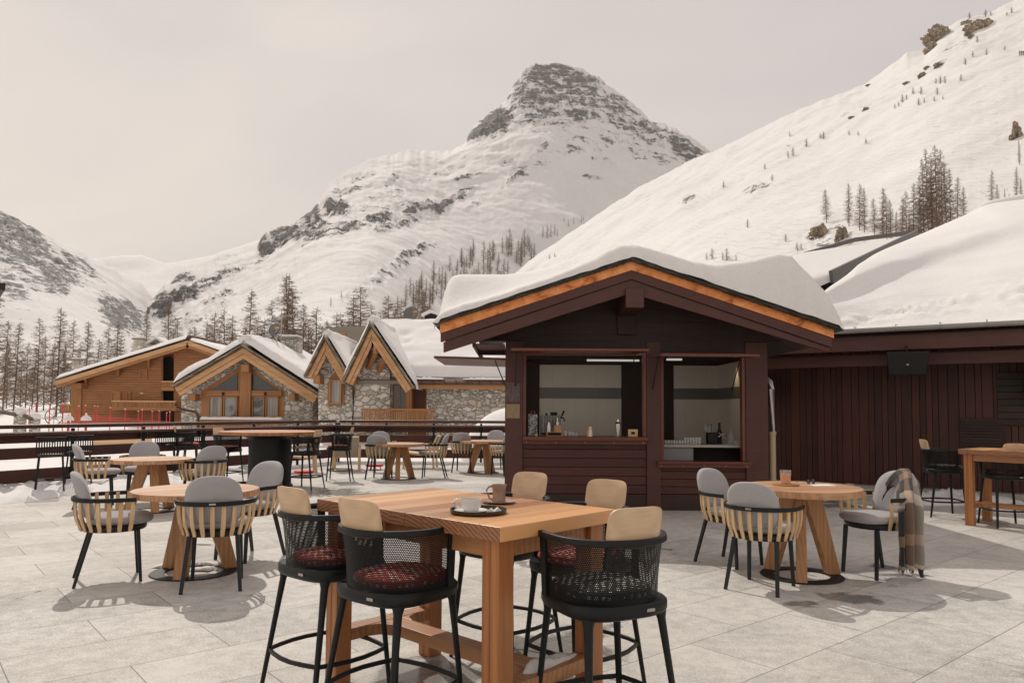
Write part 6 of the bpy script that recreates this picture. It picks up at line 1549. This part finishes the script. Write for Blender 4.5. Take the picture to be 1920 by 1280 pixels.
# long main roof, running right
eA, eB = c3.P(640, 712, 39.6), c3.P(1060, 722, 39.6); rA, rB = c3.P(700, 606, 46.5), c3.P(1060, 606, 46.5)
eA.z = eB.z = c3.P(860, 714, 39.6).z; rA.z = rB.z = c3.P(810, 614, 46.5).z
m = MB(); m.add([eA, eB, rB, rA, eA + Vector((0, 0, -.2)), eB + Vector((0, 0, -.2)), rB + Vector((0, 0, -.2)), rA + Vector((0, 0, -.2)), rA + Vector((0, 8, -2.6)), rB + Vector((0, 8, -2.6))], [(0, 1, 2, 3), (4, 7, 6, 5), (0, 4, 5, 1), (1, 5, 6, 2), (0, 3, 7, 4), (3, 2, 9, 8)]); m.build('roof', 'slate2', c3.t)
def s3(u, v):
    p = eA.lerp(eB, u).lerp(rA.lerp(rB, u), .055 + .945 * v); e_ = math.sqrt(max(0, 1 - (1 - min(1, v / .07)) ** 2))
    t_ = .50 * (1 + .25 * noise.noise(Vector((p.x * .35, v * 3, 4))) + .12 * noise.noise(Vector((p.x * 1.2, v * 9, 4))))
    # slump scars in the snow
    for cx, cy, rx, ry, dd in ((.20, .70, .035, .07, -.22), (.235, .52, .022, .05, -.14), (.30, .30, .2, .05, -.06)):
        t_ += dd * math.exp(-(((u - cx) / rx) ** 2 + ((v - cy) / ry) ** 2))
    ed = .045 * noise.noise(Vector((p.x * .9, 0, 1)))
    return p + Vector((0, ed * 6 * (1 - v) ** 4, .02 + t_ * e_))
m = MB(); m.grid(s3, 150, 50)
m.tube([rA.lerp(rB, i / 30) + Vector((0, .15, .22)) for i in range(31)], .32, 10); m.build('roof_snow', 'snow', c3.t, 180, fix=False)
# two lots of snow left lying on the eaves
for a0, a1 in ((776, 832), (868, 1000)):
    m = MB(); n = 40
    for i in range(n + 1):
        px = lerp(a0, a1, i / n); q = c3.P(px, 714, 39.55); q.z = eA.z + .02; hh = (.10 + .12 * abs(noise.noise(Vector((px * .09, 3, 0))))) * math.sin(PI * min(1, max(0.02, i / n))) ** .3
        for j in range(7):
            an = PI * j / 6; m.v.append((q.x, q.y + .02 - .17 * math.cos(an) + .1, q.z + hh * math.sin(an) + .05))
    m.f = [(i * 7 + j, i * 7 + j + 1, (i + 1) * 7 + j + 1, (i + 1) * 7 + j) for i in range(n) for j in range(6)]; m.build('eaves_snow', 'snow', c3.t, 180, fix=False)
m = MB(); ga, gb = eA + Vector((3.4, -.08, -.10)), eB + Vector((0, -.08, -.10)); m.tube([ga, gb], .085, 10); m.build('gutter', 'downpipe', c3.t, 60)
m = MB()
for i in range(14): 
    q = ga.lerp(gb, (i + .5) / 14); m.beam(q + Vector((-.05, -.10, .16)), q + Vector((.03, -.10, -.1)), .035, .02, (0, 1, 0))
m.build('gutter_straps', 'metal', c3.t)
m = MB(); m.beam(ga + Vector((0, .15, -.22)), gb + Vector((0, .15, -.22)), .12, .22); m.build('eaves_board', 'chalet', c3.t)
c3.box(800, 722, 1060, 850, 40.4, .4, 'long_wall', 'stone')
gable_roof(c3, (577, 706), (611, 638), (655, 712), 39.2, 7, .07, .38, 21, bw=.20)
gable_roof(c3, (648, 716), (697, 614), (773, 728), 38.6, 8, .07, .44, 31, bw=.20)
c3.poly([(597, 700), (612, 668), (630, 690), (648, 715), (665, 690), (697, 650), (735, 700), (735, 850), (597, 850)], 40, .5, 'gable_wall', 'stone')
c3.poly([(664, 700), (667, 696), (697, 648), (728, 690), (731, 700), (731, 850), (664, 850)], 39.75, .24, 'bay_wall', 'stone')
f_ = c3.poly([(614, 760), (614, 718), (630, 692), (645, 718), (645, 760)], 39.88, .1, 'window_surround', 'chaletz', .01); c3.window(618, 712, 641, 757, 39.84, 'curtain', mull=0, wpx=2.)
c3.window(735, 702, 764, 768, 40.2, 'pane', mull=1, wpx=3.); c3.box(731, 688, 772, 702, 40.1, .4, 'lintel_beam', 'chalet', bev=.02); c3.box(764, 725, 800, 850, 41.2, .3, 'entrance_wall', 'chaletz'); c3.box(776, 731, 794, 770, 41.1, .08, 'inner_door', 'varnish'); c3.box(761, 715, 772, 790, 39.7, .28, 'corner_post', 'chaletz', bev=.02); c3.box(763, 719, 824, 728, 39.7, .25, 'porch_beam', 'chalet', bev=.02)
c3.box(735, 690, 765, 850, 40.5, .2, 'bay_back_wall', 'stone')
for x in (593, 660): c3.box(x - 6, 704, x + 7, 719, 39.1, .9, 'purlin_end', 'chaletz', bev=.03)
for a, b in (((706, 655), (684, 696)), ((722, 672), (704, 700)), ((690, 646), (672, 690))):
    m = MB(); m.beam(c3.P(*a, 38.7), c3.P(b[0] + 6, b[1] - 6, 39.7), .24, .26); m.build('rafter', 'chaletz', c3.t, bevel=.01)
c3.box(700, 640, 705, 662, 38.6, .2, 'king_post', 'chaletz', bev=.01)
m = MB(); m.tube([c3.P(646, 700, 39.1), c3.P(649, 716, 39.3), c3.P(660, 722, 39.6), c3.P(663, 732, 39.6), c3.P(661, 800, 39.6)], .075, 10); m.build('downpipe', 'downpipe', c3.t, 60)
m = MB()
for i in range(40):
    a = c3.P(679 + i * 3.4, 795, 38.6); m.box((a.x, a.y, a.z + .28), (.055, .05, .78 if i % 8 else .95))
m.build('balusters', 'chaletz', c3.t); c3.box(676, 766, 814, 769.5, 38.57, .12, 'balcony_rail', 'chalet', bev=.01); c3.box(676, 797, 814, 806, 38.55, 1.4, 'balcony_floor', 'chalet')

# ---- long timber chalet
c1 = Ch('timber_chalet', 'long low pitched orange timber chalet with balconies at left', 250, 66)
def c1roof():
    Y = 64.5; L, T, Rr = c1.P(104, 717, Y), c1.P(352, 641, Y), c1.P(452, 676, Y)
    for A, B, sd_ in ((L, T, 1), (Rr, T, 2)):
        n_ = (B - A).normalized(); up = Vector((-n_.z, 0, n_.x)); up = up if up.z > 0 else -up
        m = MB(); m.extrude([A, B, B + up * .15, A + up * .15], (0, 13, 0)); m.build('roof', 'chalet', c1.t)
        L2 = (B - A).length
        def fn(u, v):
            x = L2 * u * 1.0; y = 13 * v; d = min(x + .0, y + .02); e_ = math.sqrt(max(0, 1 - (1 - min(1, d / .5)) ** 2))
            t_ = (.55 if sd_ == 1 else .28) * (1 + .25 * noise.noise(Vector((x * .3, y * .3, sd_))) ); return A + n_ * (x - .15) + Vector((0, y - .04, 0)) + up * .17 + Vector((0, 0, t_ * e_))
        m = MB(); m.grid(fn, 70, 30); m.build('roof_snow', 'snow', c1.t, 180, fix=False)
        for k, (o_, w_) in enumerate(((0., .34), (-.35, .22))):
            q0 = A + up * (.10 + o_); q1 = B + up * (.10 + o_); mb_ = MB(); mb_.extrude([p + Vector((0, -.10 + .06 * k, 0)) for p in (q0, q1, q1 - up * w_, q0 - up * w_)], (0, .09, 0)); mb_.build('bargeboard', 'beam' if k == 0 else 'chalet', c1.t)
c1roof()
def siding():
    k = NT('orange_timber_siding'); v = k.co((.15, .15, 1)); sp = k.n('SeparateXYZ'); k.put(sp.inputs[0], k.co()); fz = k.math('FRACT', k.math('MULTIPLY', sp.outputs[2], 4.6)); n = k.noise(v, 6, 4)
    c = k.ramp(n, [(.3, (.30, .125, .045)), (.7, (.44, .20, .075))]); c = k.mix(k.math('LESS_THAN', fz, .14), c, (.13, .05, .02)); return k.done(c, .65, k.bump(fz, .6, .03))
M_['siding'] = siding()
c1.poly([(152, 712), (302, 664), (302, 850), (152, 850)], 66, .4, 'gable_wall', 'siding')
c1.poly([(302, 664), (326, 656), (326, 850), (302, 850)], 67.6, .3, 'recess_wall', 'siding'); c1.poly([(326, 655), (352, 650), (430, 672), (430, 850), (326, 850)], 66, .4, 'gable_wall', 'siding')
c1.poly([(133, 722), (152, 713), (152, 850), (133, 850)], 66.4, 9, 'corner_wall', 'chaletz'); c1.box(145, 724, 153, 850, 65.9, .3, 'corner_post', 'chaletz')
c1.poly([(112, 722), (152, 728), (152, 718), (112, 716)], 65.0, 10, 'eaves_soffit', 'chalet')
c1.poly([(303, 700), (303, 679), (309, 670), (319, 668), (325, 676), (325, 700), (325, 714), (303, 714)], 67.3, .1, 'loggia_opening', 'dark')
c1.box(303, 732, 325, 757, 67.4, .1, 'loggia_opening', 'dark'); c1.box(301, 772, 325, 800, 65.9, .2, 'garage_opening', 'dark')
def balc(x0, y0, x1, y1, Y):
    c1.box(x0, y0, x1, y0 + 2.2, Y - .02, .14, 'balcony_rail', 'beam'); m = MB(); n = int((x1 - x0) / 2.6)
    for i in range(n): a = c1.P(x0 + 1.3 + i * 2.6, y1, Y); b = c1.P(x0, y0 + 2.2, Y); m.box((a.x, a.y + .05, (a.z + b.z) / 2), (.085, .05, b.z - a.z))
    m.build('balusters', 'chaletz', c1.t); c1.box(x0, y1 - .5, x1, y1 + 5, Y - .03, 1.3, 'balcony_floor', 'chalet')
balc(209, 751, 329, 764, 64.7); balc(302, 714, 326, 727, 65.8); balc(112, 757, 134, 769, 66.5)
c1.window(262, 693, 277, 711, 65.97, 'siding', 'chalet', 0, 1.6); c1.window(210, 734, 227, 753, 65.97, 'chaletz', 'chalet', 0, 1.6); c1.window(238, 734, 246, 753, 65.97, 'siding', 'chalet', 0, 1.)
for x, y in ((160, 706), (221, 689), (278, 673)):
    m = MB(); m.extrude([c1.P(x - 2.5, y - 7, 64.7), c1.P(x - 2.5, y - 2, 64.7), c1.P(x - 2.5, y + 17, 65.95), c1.P(x - 2.5, y - 7, 65.95)], (5 * 66 / F, 0, 0)); m.build('roof_bracket', 'chaletz', c1.t)
m = MB(); a = c1.P(266, 738, 65.95); m.lathe([(0, 0), (.14, 0), (.14, .1), (0, .1)], 12, a + Vector((0, 0, 0)), cap=False); m.build('wall_lamp', 'white', c1.t)
chimney(c1, 134, 672, 149, 688, 76); chimney(c1, 249, 633, 267, 655, 84); 
ch4 = Ch('stone_chimney', 'broad stone chimney with gabled snowy cap behind the timber chalet ridge', 291, 86); ch4.t['category'] = 'chimney'
ch4.box(272, 646, 310, 720, 86, 1.6, 'stack', 'stone'); m = MB(); m.extrude([ch4.P(269, 647, 85.6), ch4.P(291, 634, 85.6), ch4.P(313, 647, 85.6), ch4.P(313, 645, 85.6) + Vector((0, 0, .1)), ch4.P(291, 631, 85.6) + Vector((0, 0, .1)), ch4.P(269, 645, 85.6) + Vector((0, 0, .1))], (0, 2.4, 0)); m.build('cap_snow', 'snow', ch4.t)

# a dark roofed chalet between the trees
c5 = Ch('timber_chalet', 'brown chalet roof half hidden among the larches behind the stone chalets', 650, 62)
c5.poly([(596, 641), (622, 613), (690, 610), (706, 640)], 62, 5, 'roof', 'slate2'); c5.box(606, 640, 700, 700, 62.5, 4, 'wall', 'chalet'); c5.box(640, 622, 648, 628, 61.9, .2, 'dormer', 'chaletz')
c6 = Ch('timber_chalet', 'tiny snowy chalet glimpsed above the kiosk shutter at left', 805, 90)
c6.box(796, 586, 818, 600, 90, 5, 'wall', 'dark'); c6.poly([(790, 588), (806, 580), (824, 586), (824, 590), (806, 585), (790, 592)], 89, 7, 'roof_snow', 'snow')

# satellite dishes
for px, py, Y, r_, lab in ((517, 619, 48, 13, 'dark satellite dish with yellow feed beside the stone chimney'), (772, 590, 56, 15, 'bigger dark satellite dish on the skyline left of the kiosk roof')):
    p = at(px, py, Y); rr = r_ * Y / F; t = thing('satellite_dish', lab, 'satellite dish', p, R(-15), 'satellite dishes'); m = MB()
    m.lathe([(0, 0), (rr * .5, rr * .07), (rr * .85, rr * .2), (rr, rr * .3), (rr * .98, rr * .33), (rr * .5, rr * .1), (0, rr * .03)], 28, cap=False); o = m.build('dish', 'greyboard', t, 60); o.rotation_euler = (R(72), 0, 0)
    m = MB(); m.tube([(0, .1, -2.6), (0, .1, .2)], .06, 8); m.tube([(0, 0, -rr * .8), (rr * .9, -rr * 1.2, 0)], .03, 6); m.build('mast', 'steel', t); MB().box((rr * .95, -rr * 1.2, rr * .2), (.22, .16, .14)).build('feed_horn', plain('yellow_feed', (.50, .30, .08), .5), t)
p = at(527, 640, 49); t = thing('aerial', 'thin television aerial on a mast above the stone chalet roof', 'aerial', p); m = MB(); m.tube([(0, 0, -1), (0, 0, 2.2)], .03, 6); m.build('mast', 'steel', t); m = MB(); m.tube([(-.2, 0, 1.6), (1.6, 0, 1.95)], .02, 6)
for i in range(8): m.tube([(-.1 + i * .22, -.3, 1.62 + i * .045), (-.1 + i * .22, .3, 1.62 + i * .045)], .012, 4)
m.build('rods', 'steel', t)

# ---- red poles and safety net
poles = [(43, 768, 762), (55, 768, 762), (67, 776, 752), (92, 797, 754), (117, 793, 755), (147, 792, 760), (160, 775, 759), (177, 774, 760), (183, 775, 761), (206, 795, 763), (234, 793, 766), (259, 792, 770), (266, 793, 767), (285, 792, 770), (298, 792, 769), (312, 792, 773), (318, 792, 771)]
pp = None
for px, yb, yt in poles:
    Y = 52 if yb > 785 else 60; a, b = at(px, yb, Y), at(px, yt, Y); a.z = min(a.z, ground(a.x, a.y)) ; H = b.z - a.z
    lab = 'red slalom pole with white tip standing in the snow before the timber chalet'
    if pp is None:
        pp = thing('slalom_pole', lab, 'pole', a, 0, 'red poles in the snow'); MB().tube([(0, 0, -.1), (0, 0, .97)], .034, 8).build('shaft', 'redpole', pp, 60); MB().lathe([(0, 0), (.06, 0), (.05, .03), (0, .03)], 8, (0, 0, .97), cap=False).build('tip', 'white', pp); o = pp
    else: o = dup(pp, a)
    o.scale = (1, 1, H)
def netmat():
    k = NT('red_safety_net'); uv = k.n('TexCoord'); sp = k.n('SeparateXYZ'); k.t.links.new(uv.outputs['UV'], sp.inputs[0])
    a = k.math('LESS_THAN', k.math('FRACT', k.math('MULTIPLY', sp.outputs[0], 12.)), .17); b = k.math('LESS_THAN', k.math('FRACT', k.math('MULTIPLY', sp.outputs[1], 12.)), .17)
    tr = k.n('BsdfTransparent'); mx = k.n('MixShader'); k.put(mx.inputs[0], k.math('MAXIMUM', a, b)); k.t.links.new(tr.outputs[0], mx.inputs[1]); k.t.links.new(k.b.outputs[0], mx.inputs[2]); k.t.links.new(mx.outputs[0], k.out.inputs[0]); return k.done((.66, .10, .09), .7)
M_['net'] = netmat()
def net(pts, lab):
    vs, uv, fs = [], [], []; L = 0; prev = None
    for px, yb, yt, Y in pts:
        a, b = at(px, yb, Y), at(px, yt, Y)
        if prev is not None: L += (a - prev).length
        prev = a; vs += [a, b]; uv += [(L, 0), (L, b.z - a.z)]
    n = len(pts); fs = [(2 * i, 2 * i + 2, 2 * i + 3, 2 * i + 1) for i in range(n - 1)]; m = MB(); m.add([v - vs[0] for v in vs], fs); o = m.build('safety_net', 'net', None, uv=uv, fix=False); o.location = vs[0]; tag(o, lab, 'net', 'red safety nets')
net([(117, 796, 776, 51.8), (147, 794, 777, 51.8), (180, 794, 778, 51.8), (206, 795, 780, 51.8), (234, 793, 782, 51.8), (266, 793, 786, 51.8), (298, 792, 788, 51.8), (318, 792, 790, 51.8)], 'red safety net sagging between the poles before the timber chalet')
net([(240, 806, 802, 36), (285, 807, 798, 36), (333, 805, 798, 36)], 'lower piece of red net showing just above the railing')

# ---- stone posts with rails and snow caps, iron wheel, snow topped bollards
def stone_post(px, yb, yt, w, Y, lab):
    a, b = at(px, yb, Y), at(px, yt, Y); W = w * Y / F; a.z = min(a.z, ground(a.x, a.y)); t = thing('stone_post', lab, 'post', a, 0, 'snow capped stone posts'); H = b.z - a.z
    m = MB(); m.box((0, 0, H / 2), (W, W, H), taper=.9); m.build('pillar', 'stone', t, bevel=.03)
    m = MB()
    for i in range(20):
        an = 2 * PI * i / 20
        for j in range(9):
            e_ = -PI / 5 + (PI / 2 + PI / 5) * j / 8; r_ = W * .66 * math.cos(e_) * (1 + .12 * noise.noise(Vector((math.cos(an) * 2, math.sin(an) * 2, px)))); m.v.append((r_ * math.cos(an), r_ * math.sin(an), H + .08 + W * .52 * math.sin(e_)))
    m.f = [(i * 9 + j, ((i + 1) % 20) * 9 + j, ((i + 1) % 20) * 9 + j + 1, i * 9 + j + 1) for i in range(20) for j in range(8)]; m.build('snow_cap', 'snow', t, 180, fix=False)
stone_post(37, 808, 775, 17, 30, 'taller stone post with round snow cap at far left'); stone_post(65, 806, 784, 15, 30, 'lower stone post with round snow cap right of the taller one')
for (a, b, lab) in (((-20, 768), (30, 777), 'weathered rail running off the left edge'), ((45, 778), (60, 786), 'short weathered rail between the two stone posts')):
    p, q = at(*a, 29.8), at(*b, 29.8); m = MB(); m.beam(Vector(), q - p, .14, .14); o = m.build('wooden_rail', 'bark', None, bevel=.02); o.location = p; tag(o, lab, 'rail')
p = at(101, 781, 33); t = thing('iron_wheel', 'rusty iron wheel standing upright beyond the railing at left', 'wheel', p, R(12)); m = MB(); rr = 15 * 33 / F
m.tube([(rr * math.cos(2 * PI * i / 40), 0, rr * math.sin(2 * PI * i / 40)) for i in range(40)], .02, 6, True); m.build('rim', 'downpipe', t, 60); m = MB()
for i in range(8): m.tube([(0, 0, 0), (rr * math.cos(PI * i / 4), 0, rr * math.sin(PI * i / 4))], .010, 5)
m.build('spokes', 'downpipe', t); m = MB(); m.tube([(0, 0, -rr - .05), (0, 0, -rr - .8)], .04, 6); m.build('stand', 'downpipe', t)
for px, Y, lab in ((128, 40, 'snow topped cone shaped post, left of two beyond the railing'), (161, 40, 'snow topped cone shaped post, right of two beyond the railing')):
    a = at(px, 797, Y); a.z = ground(a.x, Y) - .1; z = at(px, 788, Y).z - a.z; t = thing('snowy_bollard', lab, 'bollard', a, 0, 'snow topped bollards'); m = MB(); m.lathe([(0, 0), (.07, 0), (.06, z), (0, z)], 12, cap=False); m.build('post', 'redpole', t); m = MB(); m.lathe([(0, z), (.26, z), (.27, z + .08), (.18, z + .2), (.06, z + .27), (.05, z + .38), (0, z + .4)], 16, cap=False); m.build('snow_cap', 'snow', t, 60)
# plank hoarding seen through the railing
p = at(172, 845, 24); q = at(284, 845, 24); t = thing('plank_hoarding', 'pale plank hoarding seen through the gap in the railing', 'hoarding', p); m = MB()
z0, z1 = at(200, 846, 24).z - p.z, at(200, 818, 24).z - p.z
for i in range(3): m.box(((q.x - p.x) / 2, 0, z0 + (i + .5) * (z1 - z0) / 3), (q.x - p.x, .05, (z1 - z0) / 3 - .01))
m.build('planks', 'beam', t)
# mound of snow by the kiosk corner beyond the railing
m = MB(); c = at(925, 830, 30); z0 = ground(c.x, 30) - .2
for i in range(30):
    for j in range(12):
        a = 2 * PI * i / 30; e_ = PI / 2 * j / 11; k_ = 1 + .15 * noise.noise(Vector((math.cos(a), math.sin(a), 3))); m.v.append((2.2 * math.cos(e_) * math.cos(a) * k_, 2.0 * math.cos(e_) * math.sin(a) * k_, 2.3 * math.sin(e_)))
m.f = [(i * 12 + j, ((i + 1) % 30) * 12 + j, ((i + 1) % 30) * 12 + j + 1, i * 12 + j + 1) for i in range(30) for j in range(11)]
o = m.build('snow_mound', 'snow', None, 180, fix=False); o.location = (c.x + .9, 30, z0); tag(o, 'big mound of snow beyond the railing at the kiosk corner', 'snow')

# ---- thin air of the valley
hb = MB(); hb.box((0, 3600, 641), (10400, 9700, 1300)); 
hm = bpy.data.materials.new('valley_haze'); hm.use_nodes = True; ht = hm.node_tree; ht.nodes.clear(); ho = ht.nodes.new('ShaderNodeOutputMaterial'); hv = ht.nodes.new('ShaderNodeVolumePrincipled')
hv.inputs['Color'].default_value = (.96, .95, .94, 1); hv.inputs['Density'].default_value = .00006; hv.inputs['Anisotropy'].default_value = .2; ht.links.new(hv.outputs[0], ho.inputs['Volume'])
tag(hb.build('haze', hm), kind='stuff')
